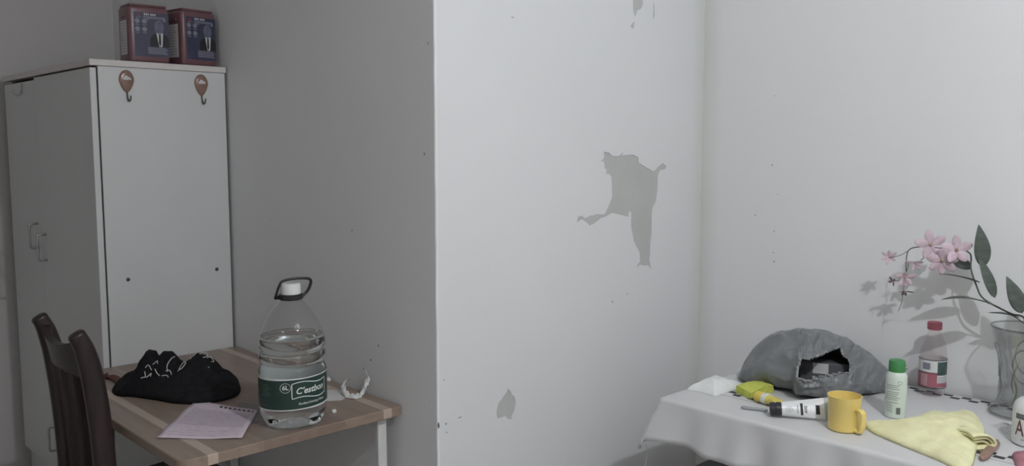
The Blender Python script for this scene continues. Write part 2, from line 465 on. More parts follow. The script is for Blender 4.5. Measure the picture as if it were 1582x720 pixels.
def frame(o, ax, ay):
    ax = Vector(ax).normalized(); ay = Vector(ay).normalized(); az = ax.cross(ay)
    m = Matrix((ax, ay, az)).transposed().to_4x4(); m.translation = Vector(o); return m
rnd = random.Random(7)

# ================================================================== ROOM
struct('floor', box((XF - 0.2, YB - 0.2, -0.1), (XB + 0.2, YR + 0.2, 0)), 'floor_tile', 'dark tiled floor', 'floor')
struct('ceiling', box((XF - 0.2, YB - 0.2, ZC), (XB + 0.2, YR + 0.2, ZC + 0.1)), 'ceiling_paint', 'white painted ceiling', 'ceiling')
# the block whose long face is the grey wall and whose short face is the peeling wall; its corner is a little rounded and uneven
T = 0.0016
g = bmesh.new()
nz_ = 60; front = []
for k in range(nz_ + 1):
    z = ZC * k / nz_; j = 0.0018 * noise.noise(Vector((3.1, 0, z * 9))) + 0.001 * noise.noise(Vector((9.1, 0, z * 31)))
    row = [(XF - 0.2, YG), (XE - 0.005, YG + j * 0.2), (XE - 0.002 + j, YG + 0.0006 + j), (XE - 0.0005 + j, YG + 0.0025), (XE, YG + 0.006)]
    front.append([g.verts.new((x, y, z)) for x, y in row])
for k in range(nz_):
    for i in range(4): g.faces.new((front[k][i], front[k][i + 1], front[k + 1][i + 1], front[k + 1][i]))
obj_g = struct('wall_back', g, 'wall_paint', 'dim grey painted wall behind the desk', 'wall')
for i_, p in enumerate(obj_g.data.polygons): p.use_smooth = bool(i_ % 4)
pl = struct('wall_left', box((XE - 0.22, YG + 0.007, 0), (XE - T, YR + 0.2, ZC)), 'plaster', 'white wall with peeling paint showing grey plaster', 'wall')
def pxpoly(pts): return [(onx(x, y, XE).y, onx(x, y, XE).z) for x, y in pts]
def rough(poly, amp=0.0016, sub=3, seed=0):
    out = []; n = len(poly)
    for i in range(n):
        a, b = poly[i], poly[(i + 1) % n]; L = math.hypot(b[0] - a[0], b[1] - a[1]); s = max(1, min(sub, int(L / 0.008)))
        for k in range(s):
            t = k / s; q = Vector((a[0] + (b[0] - a[0]) * t, a[1] + (b[1] - a[1]) * t, seed))
            w = amp if k else amp * 0.3
            out.append((q.x + w * noise.noise(q * 160), q.y + w * noise.noise(q * 160 + Vector((7, 3, 1)))))
    return out
big = [(933,234),(941,236),(945,241),(955,241),(963,235),(960,240),(978,239),(986,243),(987,252),(1001,260),(1010,265),(1016,258),(1024,252),(1029,257),(1028,261),(1019,264),(1016,272),(1016,292),(1014,310),(1008,322),(1007,338),(1007,355),(1005,372),(1004,392),(1003,400),(1006,416),(1001,410),(996,411),(990,409),(983,413),(989,403),(988,390),(979,372),(975,350),(975,328),(972,326),(971,335),(958,332),(945,329),(936,335),(928,337),(920,344),(911,349),(904,342),(899,339),(893,343),(891,343),(893,335),(898,333),(904,337),(912,333),(925,331),(934,331),(941,317),(946,303),(945,280),(944,272),(939,268),(936,270),(937,262),(934,260),(933,250),(928,249),(933,244)]
small = [(785,600),(789,605),(790,609),(795,613),(797,622),(795,634),(791,642),(790,645),(793,646),(788,648),(784,647),(781,643),(775,645),(769,647),(767,640),(768,630),(770,623),(776,615),(782,607)]
top1 = [(978,-30),(992,-30),(993,8),(990,14),(984,16),(981,26),(979,20),(978,10)]
top2 = [(980,33),(979,44),(976,44),(974,40),(977,36)]
top3 = [(1009,3),(1011,10),(1011,24),(1009,29),(1008.4,28),(1009.6,16)]
holes = [rough(pxpoly(big), 0.0022, 3, 1), rough(pxpoly(small), 0.0016, 2, 2), rough(pxpoly(top1), 0.0015, 3, 3), rough(pxpoly(top2), 0.0008, 2, 4), rough(pxpoly(top3), 0.0006, 2, 5)]
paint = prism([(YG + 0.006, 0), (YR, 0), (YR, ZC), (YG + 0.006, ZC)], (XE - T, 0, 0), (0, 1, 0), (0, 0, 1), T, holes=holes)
obj('paint_layer', paint, 'wall_paint_jog_dimmed', pl)['label'] = 'white paint coat with peeled holes'
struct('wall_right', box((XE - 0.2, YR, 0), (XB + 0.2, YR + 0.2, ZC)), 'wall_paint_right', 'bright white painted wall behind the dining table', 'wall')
struct('wall_far', box((XF - 0.2, YB - 0.2, 0), (XF, YG + 0.001, ZC)), 'wall_paint_far', 'dim painted wall beyond the wardrobe', 'wall')
struct('wall_near', box((XF - 0.2, YB - 0.2, 0), (XB + 0.2, YB, ZC)), 'wall_paint_hidden')
struct('wall_side', box((XB, YB - 0.2, 0), (XB + 0.2, YR + 0.2, ZC)), 'wall_paint_hidden')
# small chips and scuffs
wr = bpy.data.objects['wall_right']; wb = bpy.data.objects['wall_back']
def chip(x, y, sx, sy, wallname, material='chip'):
    w = bpy.data.objects[wallname]
    if wallname == 'wall_right': o = ony(x, y, YR); ax = (1, 0, 0); n = Vector((0, -1, 0))
    elif wallname == 'wall_back': o = ony(x, y, YG); ax = (1, 0, 0); n = Vector((0, -1, 0))
    else: o = onx(x, y, XE); ax = (0, 1, 0); n = Vector((1, 0, 0))
    k = 7; s = 1 / 560
    poly = [(sx * s * math.cos(2 * PI * i / k) * rnd.uniform(0.6, 1.1), sy * s * math.sin(2 * PI * i / k) * rnd.uniform(0.6, 1.1)) for i in range(k)]
    obj('paint_chip', prism(poly, o + n * 0.0001, ax, (0, 0, 1), 0.0006), material, w)
for a in [(1193, 255, 1.3, 3, 'wall_right'), (1202, 300, 1, 1, 'wall_right'), (1167, 332, 2, 1.6, 'wall_right'), (1196, 357, 1, 1.6, 'wall_right'),
          (1195, 390, 1, 2, 'wall_right'), (1196, 404, 1.8, 2.4, 'wall_right'), (1197, 148, 1, 1, 'wall_right'), (946, 466, 1.2, 3, 'wall_left'), (969, 454, 1.6, 1.4, 'wall_left'),
          (754, 412, 1, 1, 'wall_left'), (710, 645, 5, 1, 'wall_left'), (792, 27, 4, 0.8, 'wall_left'), (686, 587, 1, 1.5, 'wall_left'), (689, 655, 2, 2, 'wall_left'), (690, 668, 1.5, 1.2, 'wall_left'),
          (544, 356, 2, 1.2, 'wall_back'), (656, 238, 2, 3, 'wall_back'), (585, 534, 2, 2, 'wall_back'), (573, 556, 2.6, 2.2, 'wall_back'), (562, 569, 2, 1.6, 'wall_back'), (678, 658, 2.4, 5, 'wall_back'), (420, 340, 1, 1, 'wall_back')]:
    chip(*a)
chip(650, 69, 5.5, 2, 'wall_back', 'chip_pale'); chip(662, 67, 2, 1.8, 'wall_back', 'chip'); chip(659, 715, 5, 1.2, 'wall_back', 'chip_pale'); chip(666, 628, 2, 2, 'wall_back', 'chip_pale')

# ---- ceiling lamp (out of view, it is what lights the room)
lt = thing('ceiling_lamp', 'bare glowing white bulb hanging close under the ceiling', 'lamp', (LAMP.x, LAMP.y, 0))
obj('base_plate', lathe([(0.055, ZC - 0.0005), (0.055, ZC - 0.02), (0.03, ZC - 0.035), (0.022, LAMP.z + 0.040)], 32), 'white_metal', lt, 'auto')
em = bpy.data.materials.new('lamp_glow'); em.use_nodes = True; M['lamp_glow'] = em
pb = em.node_tree.nodes['Principled BSDF']; pb.inputs['Base Color'].default_value = (0.9, 0.9, 0.9, 1)
pb.inputs['Emission Color'].default_value = LAMP_COLOR + (1,); pb.inputs['Emission Strength'].default_value = 4.0
obj('bulb', lathe([(0.012, LAMP.z + 0.0405), (0.016, LAMP.z + 0.034), (0.022, LAMP.z + 0.029), (0.023, LAMP.z + 0.026)], 24), 'lamp_glow', lt, True)
li_ = bpy.data.lights.new('lamp_light', 'POINT'); li_.energy = LAMP_POWER; li_.color = LAMP_COLOR; li_.shadow_soft_size = 0.022
lo2 = bpy.data.objects.new('lamp_light', li_); C.objects.link(lo2); lo2.parent = lt; lo2.location = (0, 0, LAMP.z)

# ================================================================== WARDROBE
WX0, WX1, WY0, WY1, WZ = -3.70, -2.757, 0.925, 1.325, 1.668
wt = thing('wardrobe', 'tall white laminate wardrobe with two doors in the dim corner', 'wardrobe', (0, 0, 0))
obj('side_panel', box((WX1 - 0.018, WY0, 0.0), (WX1, WY1, WZ), 0.0012, 1), 'laminate', wt)['label'] = 'broad white side panel'
obj('side_panel', box((WX0, WY0, 0.0), (WX0 + 0.018, WY1, WZ), 0.0012, 1), 'laminate', wt)
obj('back_panel', box((WX0 + 0.018, WY1 - 0.008, 0.06), (WX1 - 0.018, WY1, WZ)), 'laminate', wt)
obj('top_panel', box((WX0 - 0.006, WY0 - 0.025, WZ), (WX1 + 0.006, WY1 + 0.002, WZ + 0.019), 0.0015, 1), 'laminate_edge', wt)
obj('plinth', box((WX0 + 0.018, WY0 + 0.03, 0), (WX1 - 0.018, WY0 + 0.045, 0.085)), 'laminate', wt)
obj('gap_shade_strip', box((WX1 - 0.016, WY0 - 0.004, 0.06), (WX1 - 0.004, WY0 + 0.0, WZ - 0.004)), 'gap_shade', wt)  # added dark strip: painted shade between door and carcass, not a wardrobe part
XS = -3.325
def handle(parent, x, z0, z1, ydoor, s=1):
    y = ydoor - 0.028
    pts = spline([(x, ydoor - 0.0005, z0), (x, y + 0.006, z0), (x, y, z0 + 0.008), (x, y, (z0 + z1) / 2), (x, y, z1 - 0.008), (x, y + 0.006, z1), (x, ydoor - 0.0005, z1)], 5)
    obj('handle', tube(pts, 0.0038, 8), 'steel', parent, True)['label'] = 'slim metal bow handle'
d1 = obj('door', box((XS + 0.006, WY0 - 0.023, 0.262), (WX1, WY0 - 0.005, WZ - 0.006), 0.001, 1), 'laminate', wt); handle(d1, -3.272, 1.035, 1.125, WY0 - 0.023)
d2 = obj('door', box((WX0, WY0 - 0.020, 0.262), (XS - 0.006, WY0 - 0.002, WZ - 0.013), 0.001, 1), 'laminate', wt); handle(d2, -3.372, 1.07, 1.155, WY0 - 0.020)
handle(d1, -3.262, 0.36, 0.445, WY0 - 0.023); 
obj('drawer', box((WX0 + 0.02, WY0 + 0.004, 0.085), (WX1 - 0.02, WY0 + 0.02, 0.255), 0.001, 1), 'laminate', wt)
for (px, py) in ((198, 432), (335, 416)):
    p = onx(px, py, WX1)
    obj('screw', place(lathe([(0.0062, 0), (0.0058, 0.0012), (0.003, 0.0016), (0.0026, 0.0008)], 14), frame(p + Vector((0.0001, 0, 0)), (0, 1, 0), (0, 0, 1))), 'dark_steel', wt)
# hook over the far door
hk = thing('door_hook', 'small metal hook on the far wardrobe door', 'hook', (0, 0, 0))
p = ony(33, 128, WY0 - 0.0205); yd = WY0 - 0.0205
obj('strap', box((p.x - 0.009, yd - 0.0015, p.z - 0.035), (p.x + 0.009, yd, WZ - 0.017)), 'steel', hk)
obj('prong', tube(spline([(p.x, yd - 0.001, p.z - 0.03), (p.x, yd - 0.008, p.z - 0.042), (p.x, yd - 0.018, p.z - 0.043), (p.x, yd - 0.026, p.z - 0.034), (p.x, yd - 0.030, p.z - 0.026)], 5), 0.0035, 8), 'steel', hk, True)
# balloon hooks
for (px, py, lab) in ((195, 124, 'brown balloon-shaped adhesive hook nearer the front edge of the wardrobe side'), (310.5, 130, 'brown balloon-shaped adhesive hook nearer the grey wall')):
    p = onx(px, py, WX1)
    t = thing('balloon_hook', lab, 'hook', (WX1, p.y, p.z), 0, 'balloon hooks on the wardrobe side')
    out = []
    for k in range(36):
        a = 2 * PI * k / 36; s = math.sin(a); r = 0.0225 * (1 - 0.12 * max(0, -s))
        out.append((r * math.cos(a) * (1.0 if s > 0 else (1 + 0.22 * s)), 0.031 * s + (0.0 if s > 0 else 0.006 * s)))
    bd = bmesh.new(); L = len(out); rows = []
    for (f, h) in ((1, 0.0001), (1, 0.003), (0.93, 0.005), (0.75, 0.0065), (0.4, 0.0075)):
        rows.append([bd.verts.new((h, q[0] * f, q[1] * f)) for q in out])
    for a, b in zip(rows, rows[1:]):
        for i in range(L): bd.faces.new((a[i], a[(i + 1) % L], b[(i + 1) % L], b[i]))
    bd.faces.new(rows[-1]); bd.faces.new(list(reversed(rows[0])))
    plate = obj('balloon_plate', bd, 'balloon_brown', t, True)
    cl = bmesh.new()
    for (cx, cz, r) in ((-0.0075, 0.004, 0.0038), (-0.002, 0.0085, 0.0052), (0.0045, 0.006, 0.0045), (0.009, 0.0035, 0.0032), (0, 0.0035, 0.004)):
        place_b = lathe([(r, 0), (r, 0.0012), (r * 0.8, 0.0017)], 14)
        place(place_b, frame((0.0066, cx, cz), (0, 1, 0), (0, 0, 1)))
        me = bpy.data.meshes.new('x'); place_b.to_mesh(me); place_b.free(); cl.from_mesh(me); bpy.data.meshes.remove(me)
    obj('cloud', cl, 'label_white', plate)['label'] = 'white cloud motif'
    obj('hook', tube(spline([(0.003, 0, -0.036), (0.003, 0.001, -0.052), (0.006, 0.002, -0.061), (0.014, 0.003, -0.063), (0.020, 0.004, -0.056), (0.021, 0.004, -0.047)], 5), 0.0024, 8), 'dark_steel', t, True)

# ---- two maroon tubs on the wardrobe
def tub(loc, rz, lab):
    w, d, h = 0.126, 0.100, 0.178
    t = thing('plastic_tub', lab, 'tub', loc, rz, 'maroon tubs on the wardrobe')
    b = bmesh.new(); bx(b, (-d, -w / 2, 0.0), (0, w / 2, h), 0.012, 4)
    body = obj('body', b, 'maroon', t, 'auto')
    obj('lid_rim', box((-d + 0.006, -w / 2 + 0.006, h - 0.001), (-0.006, w / 2 - 0.006, h + 0.006), 0.003, 2), 'maroon', t, 'auto')
    fx = frame((0.0004, 0, 0), (0, 1, 0), (0, 0, 1)) @ Matrix.Diagonal((0.9, 0.868, 1, 1))
    def pr(bm, m, lvl, name): return obj(name, place(bm, fx @ Matrix.Translation((0, 0, lvl * 0.0003))), m, lab_)
    lb = bmesh.new(); bx(lb, (-0.0, -w / 2 + 0.016, 0.022), (0.0005, w / 2 - 0.003, h - 0.020))
    lab_ = obj('front_label', lb, 'tub_blue', t); lab_['label'] = 'dark blue label with suited bust print'
    x0, x1 = -0.054, 0.066
    # suited bust: suit, shirt, tie, head
    pr(flatpoly([(0.000, 0.062), (0.000, 0.088), (0.008, 0.102), (0.024, 0.110), (0.046, 0.110), (0.058, 0.104), (x1, 0.092), (x1, 0.062)]), 'print_black', 1, 'suit_print')
    pr(flatpoly([(0.022, 0.112), (0.046, 0.112), (0.042, 0.062), (0.031, 0.062)]), 'print_white', 2, 'shirt_print')
    pr(flatpoly([(0.031, 0.108), (0.037, 0.108), (0.038, 0.075), (0.034, 0.062), (0.030, 0.075)]), 'print_black', 3, 'tie_print')
    pr(flatpoly(ell(0.033, 0.133, 0.017, 0.025)), 'skin_print', 2, 'head_print')
    pr(flatpoly(ell(0.052, 0.158, 0.005, 0.005)), 'print_grey', 2, 'dot_print')
    for (cx, cz) in ((-0.041, 0.150), (-0.017, 0.150), (-0.041, 0.122), (-0.017, 0.122)):
        pr(flatpoly(ell(cx, cz, 0.0085, 0.0085)), 'print_grey', 1, 'round_icon')
        pr(flatq(cx - 0.007, cz - 0.0145, cx + 0.007, cz - 0.0115), 'print_grey', 1, 'icon_caption')
    pr(flatpoly([(-0.042, 0.171), (-0.036, 0.178), (-0.030, 0.171), (-0.036, 0.165)]), 'print_red', 1, 'logo_print')
    pr(flatq(-0.046, 0.1615, -0.027, 0.164), 'print_grey', 1, 'icon_caption')
    tb = bmesh.new()
    for k, (a, b2) in enumerate(((-0.018, -0.013), (-0.011, -0.006), (-0.004, -0.001), (0.004, 0.009), (0.011, 0.015), (0.017, 0.022))): flatq(a, 0.172, b2, 0.1785, tb)
    pr(tb, 'print_white', 1, 'title_print')
    tb = bmesh.new(); flatq(-0.020, 0.1655, 0.054, 0.1685, tb); flatq(-0.020, 0.161, 0.055, 0.164, tb); flatq(-0.020, 0.1555, 0.0, 0.1585, tb)
    pr(tb, 'print_grey', 1, 'fine_print')
    tb = bmesh.new()
    for k in range(4): flatq(-0.008, 0.036 + k * 0.0062, 0.060 - (k % 2) * 0.006, 0.0398 + k * 0.0062, tb)
    pr(tb, 'print_grey', 2, 'fine_print')
    # pale side label with lines of print
    sl = obj('side_label', box((-d + 0.022, -w / 2 - 0.0006, 0.028), (-0.022, -w / 2 + 0.001, h - 0.045)), 'paper_white', t); sl['label'] = 'pale paper side label'
    lines = bmesh.new()
    for k in range(11):
        z = 0.036 + k * 0.0088; bx(lines, (-d + 0.027, -w / 2 - 0.0009, z), (-0.027 - rnd.uniform(0, 0.02), -w / 2 - 0.0005, z + 0.0016))
    obj('fine_print', lines, 'print_grey', sl)
    obj('moulded_grip', box((-d + 0.03, -w / 2 - 0.0025, h - 0.034), (-0.03, -w / 2 + 0.002, h - 0.026), 0.002, 2), 'maroon', t, 'auto')
    return t
tub((-2.797, 1.100, WZ + 0.0192), math.radians(-2), 'maroon plastic tub with blue label on wardrobe, further from the grey wall')
tub((-2.790, 1.258, WZ + 0.0192), math.radians(9), 'maroon plastic tub with blue label on wardrobe, turned slightly and nearer the grey wall')

# ================================================================== DESK
DX0, DX1, DY0, DY1 = -2.752, -1.806, 0.738, 1.330
dk = thing('desk', 'small desk with wood-print top and white metal legs', 'desk', (0, 0, 0))
R = 0.03; out = []
for (cx, cy, a0) in ((DX1 - R, DY1 - 0.012, 0), (DX0 + R, DY1 - 0.012, 90), (DX0 + R, DY0 + R, 180), (DX1 - R, DY0 + R, 270)):
    rr = 0.012 if cy > 1.2 else R
    cxx = DX1 - rr if cx > -2.2 else DX0 + rr
    for k in range(7):
        a = math.radians(a0 + 15 * k); out.append((cxx + rr * math.cos(a), cy + rr * math.sin(a)))
tp = prism(out, (0, 0, DZ - 0.025), (1, 0, 0), (0, 1, 0), 0.025)
bmesh.ops.bevel(tp, geom=[e for e in tp.edges if e.is_boundary is False and abs(e.verts[0].co.z - e.verts[1].co.z) < 1e-6 and len(e.link_faces) == 2 and abs(e.link_faces[0].normal.dot(e.link_faces[1].normal)) < 0.2], offset=0.002, segments=1, affect='EDGES')
obj('desk_top', tp, 'desk_wood', dk)
for (xt, yt, xb, yb) in ((-1.842, 1.285, -1.835, 1.285), (-2.70, 1.285, -2.70, 1.285), (-1.855, 0.79, -1.845, 0.79), (-2.66, 0.80, -2.70, 0.80)):
    obj('leg', sweep([(xt, yt, DZ - 0.026), (xb, yb, 0.0)], 0.009, 0.014, 12, power=6), 'white_metal', dk)
b0_ = onx(250, 694, -1.95); b1_ = onx(270, 720, -1.95); obj('brace', sweep([b0_, b0_ + (b1_ - b0_) * 6], 0.008, 0.008, 10), 'white_metal', dk)
obj('rail', box((-2.70, 1.274, DZ - 0.055), (-1.85, 1.296, DZ - 0.027)), 'white_metal', dk)
for yy in (1.285,):
    obj('bracket', box((-1.90, yy - 0.02, DZ - 0.030), (-1.835, yy + 0.02, DZ - 0.0255)), 'black_plastic', dk)
obj('foot_bar', box((-2.715, 0.79, 0.28), (-2.695, 1.285, 0.305)), 'white_metal', dk)

# ================================================================== CHAIR
ch = thing('dining_chair', 'dark reddish-brown wooden chair pushed up to the desk', 'chair', (0, 0, 0))
XL, XR = -2.445, -2.155
def ptop(f): return 1.0 if f < 0.95 else math.sqrt(max(0.03, 1 - ((f - 0.95) / 0.0505) ** 2))
def post(x):
    pts = spline([(x, 0.735, 0.0), (x, 0.710, 0.25), (x, 0.700, 0.46), (x, 0.698, 0.62), (x, 0.691, 0.76), (x, 0.678, 0.88), (x, 0.666, 0.94), (x, 0.656, 0.970), (x, 0.644, 0.994)], 8)
    return sweep(pts, lambda f: 0.018 * ptop(f), lambda f: (0.020 + 0.006 * math.sin(PI * min(1, f * 1.1))) * ptop(f), 16, power=2.6)
for x in (XL, XR): obj('back_post', post(x), 'chair_wood', ch, True)
def yback(z):
    tb = [(0.46, 0.700), (0.62, 0.698), (0.76, 0.691), (0.88, 0.678), (0.95, 0.664), (0.985, 0.652)]
    for (a, ya), (b, yb) in zip(tb, tb[1:]):
        if z <= b: return ya + (yb - ya) * (z - a) / (b - a)
    return tb[-1][1]
def slab(fx0, fx1, zb, zt, thick, nx=10, nzv=8, bow=0.0):
    """curved board following the lean of the back"""
    bm = bmesh.new(); F, B = [], []
    for i in range(nx + 1):
        u = i / nx; cf, cb = [], []
        for k in range(nzv + 1):
            v = k / nzv; z = zb(u) + (zt(u) - zb(u)) * v; x = fx0(v) + (fx1(v) - fx0(v)) * u
            y = yback(z) - bow * math.sin(PI * u)
            cf.append(bm.verts.new((x, y - thick / 2, z))); cb.append(bm.verts.new((x, y + thick / 2, z)))
        F.append(cf); B.append(cb)
    for i in range(nx):
        for k in range(nzv):
            bm.faces.new((F[i][k], F[i + 1][k], F[i + 1][k + 1], F[i][k + 1])); bm.faces.new((B[i][k], B[i][k + 1], B[i + 1][k + 1], B[i + 1][k]))
    for i in range(nx):
        bm.faces.new((F[i][0], B[i][0], B[i + 1][0], F[i + 1][0])); bm.faces.new((F[i][-1], F[i + 1][-1], B[i + 1][-1], B[i][-1]))
    for k in range(nzv):
        bm.faces.new((F[0][k], F[0][k + 1], B[0][k + 1], B[0][k])); bm.faces.new((F[-1][k], B[-1][k], B[-1][k + 1], F[-1][k + 1]))
    bmesh.ops.recalc_face_normals(bm, faces=bm.faces); return bm
obj('top_rail', slab(lambda v: XL + 0.008, lambda v: XR - 0.008, lambda u: 0.872 + 0.012 * math.sin(PI * u), lambda u: 0.972 - 0.026 * math.sin(PI * u), 0.022, 14, 8, 0.022), 'chair_wood', ch, 'auto')
xm = (XL + XR) / 2
sp = obj('splat', slab(lambda v: xm - 0.038 - 0.013 * math.cos(v * PI * 1.6), lambda v: xm + 0.038 + 0.013 * math.cos(v * PI * 1.6), lambda u: 0.47, lambda u: 0.89, 0.012, 6, 18, 0.012), 'chair_wood', ch, 'auto')
for k in range(4):
    x = xm - 0.030 + 0.020 * k
    obj('ridge', slab(lambda v, x=x: x - 0.004, lambda v, x=x: x + 0.004, lambda u: 0.50, lambda u: 0.87, 0.018, 2, 16, 0.012), 'chair_wood', sp, 'auto')
st = [(-2.500, 0.69), (-2.100, 0.69), (-2.045, 1.06), (-2.09, 1.10), (-2.51, 1.10), (-2.560, 1.06)]
b = prism(st, (0, 0, 0.452), (1, 0, 0), (0, 1, 0), 0.038)
bmesh.ops.bevel(b, geom=[e for e in b.edges if len(e.link_faces) == 2 and abs(e.link_faces[0].normal.dot(e.link_faces[1].normal)) < 0.9], offset=0.008, segments=2, affect='EDGES')
obj('seat', b, 'chair_wood', ch, 'auto')
for x in (-2.500, -2.100): obj('leg', sweep([(x, 1.06, 0.0), (x, 1.06, 0.456)], lambda f: 0.015 + 0.006 * f, lambda f: 0.015 + 0.006 * f, 12), 'chair_wood', ch, True)
for x in (XL, XR): obj('stretcher', sweep([(x, 0.72, 0.22), (x + (0.02 if x > -2.25 else -0.02), 1.07, 0.22)], 0.009, 0.012, 10, axis=(0, 0, 1)), 'chair_wood', ch, True)

# ================================================================== ON THE DESK
# ---- six litre water bottle
BP = onz(454, 651, DZ)
bt = thing('water_bottle', 'large clear six litre water bottle with green label on the desk', 'bottle', (BP.x, BP.y, DZ + 0.0006))
BR = 0.0815
tocam = math.atan2(-BP.y, -BP.x)
prof = [(0.040, 0.006), (0.060, 0.0), (0.071, 0.003), (0.078, 0.014), (BR - 0.001, 0.032), (BR, 0.05), (BR, 0.13), (BR - 0.0005, 0.142), (BR - 0.0045, 0.148), (BR - 0.0045, 0.154), (BR - 0.0005, 0.160), (BR - 0.0005, 0.174), (BR - 0.005, 0.180), (BR - 0.005, 0.186), (BR - 0.001, 0.192), (BR - 0.001, 0.206), (BR - 0.004, 0.214), (0.0755, 0.224), (0.071, 0.238), (0.063, 0.255), (0.053, 0.272), (0.042, 0.287), (0.032, 0.298), (0.0265, 0.304), (0.0245, 0.309), (0.0245, 0.322)]
def pet(r, z, a):
    if z < 0.034: return r * (1 - 0.05 * max(0, math.cos(a * 7)) * (1 - z / 0.034))
    if 0.14 < z < 0.21: return r * (1 - 0.012 * math.sin(3 * a + z * 40))
    return r
dense = []
for (r0, z0), (r1, z1) in zip(prof, prof[1:]):
    for k in range(2): dense.append((r0 + (r1 - r0) * k / 2, z0 + (z1 - z0) * k / 2))
dense.append(prof[-1])
obj('bottle_shell', lathe(dense, 64, cap0=True, cap1=False, wob=pet), 'pet_clear', bt, True)
WL = 0.219
inner = [(max(0.002, r - 0.0016), z + 0.0014) for r, z in dense if z < WL - 0.004] + [(0.0755, WL)]
obj('water', lathe(inner, 64, wob=lambda r, z, a: pet(r, z, a)), 'water', bt, 'auto')
TILT0 = tocam + PI / 2 + math.radians(6); TL = 0.0
lab = bmesh.new()
lb_b, lb_t = 0.052, 0.127
nseg = 72; rows = []
TLT = 0.0035
for (rr, zz) in ((BR + 0.0007, lb_b), (BR + 0.0007, lb_t)):
    rows.append([lab.verts.new((rr * math.cos(2 * PI * k / nseg), rr * math.sin(2 * PI * k / nseg), zz + TLT * math.sin(2 * PI * k / nseg - tocam))) for k in range(nseg)])
for k in range(nseg): lab.faces.new((rows[0][k], rows[0][(k + 1) % nseg], rows[1][(k + 1) % nseg], rows[1][k]))
obj('label_backing', lathe([(BR + 0.0003, lb_b), (BR + 0.0003, lb_t + 0.001)], 72, cap0=False, cap1=False), 'label_white', bt, True)
green = obj('label', lab, 'label_green', bt, True); green['label'] = 'dark green printed label band'
TILT0 = tocam
def onlabel(bm, name, m, ang, z, lift=0.0011):
    return obj(name, wrap(bm, BR + lift, tocam + math.radians(ang), z, TLT), m, green)
for zz in (lb_b + 0.0006, lb_t - 0.0006): 
    bm = bmesh.new(); rr = BR + 0.0010; r0 = []
    for dz in (-0.0012, 0.0012): r0.append([bm.verts.new((rr * math.cos(2 * PI * k / nseg), rr * math.sin(2 * PI * k / nseg), zz + dz + TLT * math.sin(2 * PI * k / nseg - tocam))) for k in range(nseg)])
    for k in range(nseg): bm.faces.new((r0[0][k], r0[0][(k + 1) % nseg], r0[1][(k + 1) % nseg], r0[1][k]))
    obj('label_edge', bm, 'label_green_text', green)
onlabel(text_mesh("C'estbon", 0.0215, 0.25, 0.0004), 'brand_lettering', 'label_green_text', 31, 0.0965)
# wavy frame around the lettering
fo, fi = [], []
n = 40
for k in range(n): 
    t = k / (n - 1); x = -0.047 + 0.094 * t; fo.append((x, 0.0190 + 0.0035 * math.sin(t * 2 * PI))); fi.append((x, -0.0175 + 0.0035 * math.sin(t * 2 * PI)))
bm = bmesh.new()
def strip(bm, pts, w):
    L = len(pts); A, B2 = [], []
    for i, p in enumerate(pts):
        a, c = pts[(i - 1) % L], pts[(i + 1) % L]; d = Vector((c[0] - a[0], c[1] - a[1])).normalized(); nn = Vector((-d.y, d.x)) * w / 2
        A.append(bm.verts.new((p[0] + nn.x, p[1] + nn.y, 0))); B2.append(bm.verts.new((p[0] - nn.x, p[1] - nn.y, 0)))
    for i in range(L): bm.faces.new((A[i], A[(i + 1) % L], B2[(i + 1) % L], B2[i]))
    return bm
ring = fo + [(0.0475, 0.0175 - 0.006 * k) for k in range(1, 6)] + fi[::-1] + [(-0.0475, -0.0155 + 0.006 * k) for k in range(1, 6)]
strip(bm, ring, 0.0022)
onlabel(bm, 'brand_frame', 'label_green_text', 31, 0.0965)
onlabel(text_mesh('Purified Drinking Water', 0.0075, 0.2, 0.0001), 'small_lettering', 'label_green_text', 34, 0.0655)
onlabel(text_mesh('6L', 0.0155, 0, 0.0003), 'volume_lettering', 'label_green_text', -12.5, 0.1075)
bm = bmesh.new(); strip(bm, [(0.0125 * math.cos(a), 0.0115 * math.sin(a)) for a in [2 * PI * k / 36 for k in range(36)]], 0.0009); onlabel(bm, 'volume_ring', 'label_green_text', -12.5, 0.107)
for q in ((-0.012, -0.022, 0.002, -0.0205),): onlabel(flatq(*q), 'fine_print', 'label_fine', -52, 0.085)
bm = bmesh.new()
for k in range(7): flatq(-0.016 + 0.003 * (k % 3), 0.028 - k * 0.0045, 0.010 + 0.004 * ((k * 7) % 3), 0.0295 - k * 0.0045, bm)
onlabel(bm, 'fine_print', 'label_fine', -52, 0.085)
obj('neck_ring', lathe([(0.0265, 0.306), (0.030, 0.308), (0.030, 0.318), (0.0265, 0.320)], 32, cap0=False, cap1=False), 'black_plastic', bt, 'auto')
def ridg(r, z, a): return r * (1 + 0.012 * math.cos(a * 36)) if z < 0.338 else r
obj('cap', lathe([(0.0245, 0.320), (0.0245, 0.338), (0.0235, 0.344), (0.021, 0.346)], 72, wob=ridg), 'cap_white', bt, 'auto')
sx = Vector((math.cos(tocam + PI / 2), math.sin(tocam + PI / 2), 0)); tw = Vector((math.cos(tocam), math.sin(tocam), 0))
hp = [(-0.030, 0.000, 0.312), (-0.036, 0.004, 0.311), (-0.033, 0.010, 0.322), (-0.027, 0.012, 0.340), (-0.019, 0.010, 0.352), (0.000, 0.006, 0.3565), (0.025, 0.0, 0.357), (0.045, -0.006, 0.354), (0.049, -0.008, 0.345), (0.044, -0.008, 0.330), (0.037, -0.006, 0.320), (0.029, -0.002, 0.313)]
obj('carry_handle', tube(spline([sx * a + tw * b2 + Vector((0, 0, c)) for a, b2, c in hp], 5), 0.0030, 8, flat=1.3), 'black_plastic', bt, True)

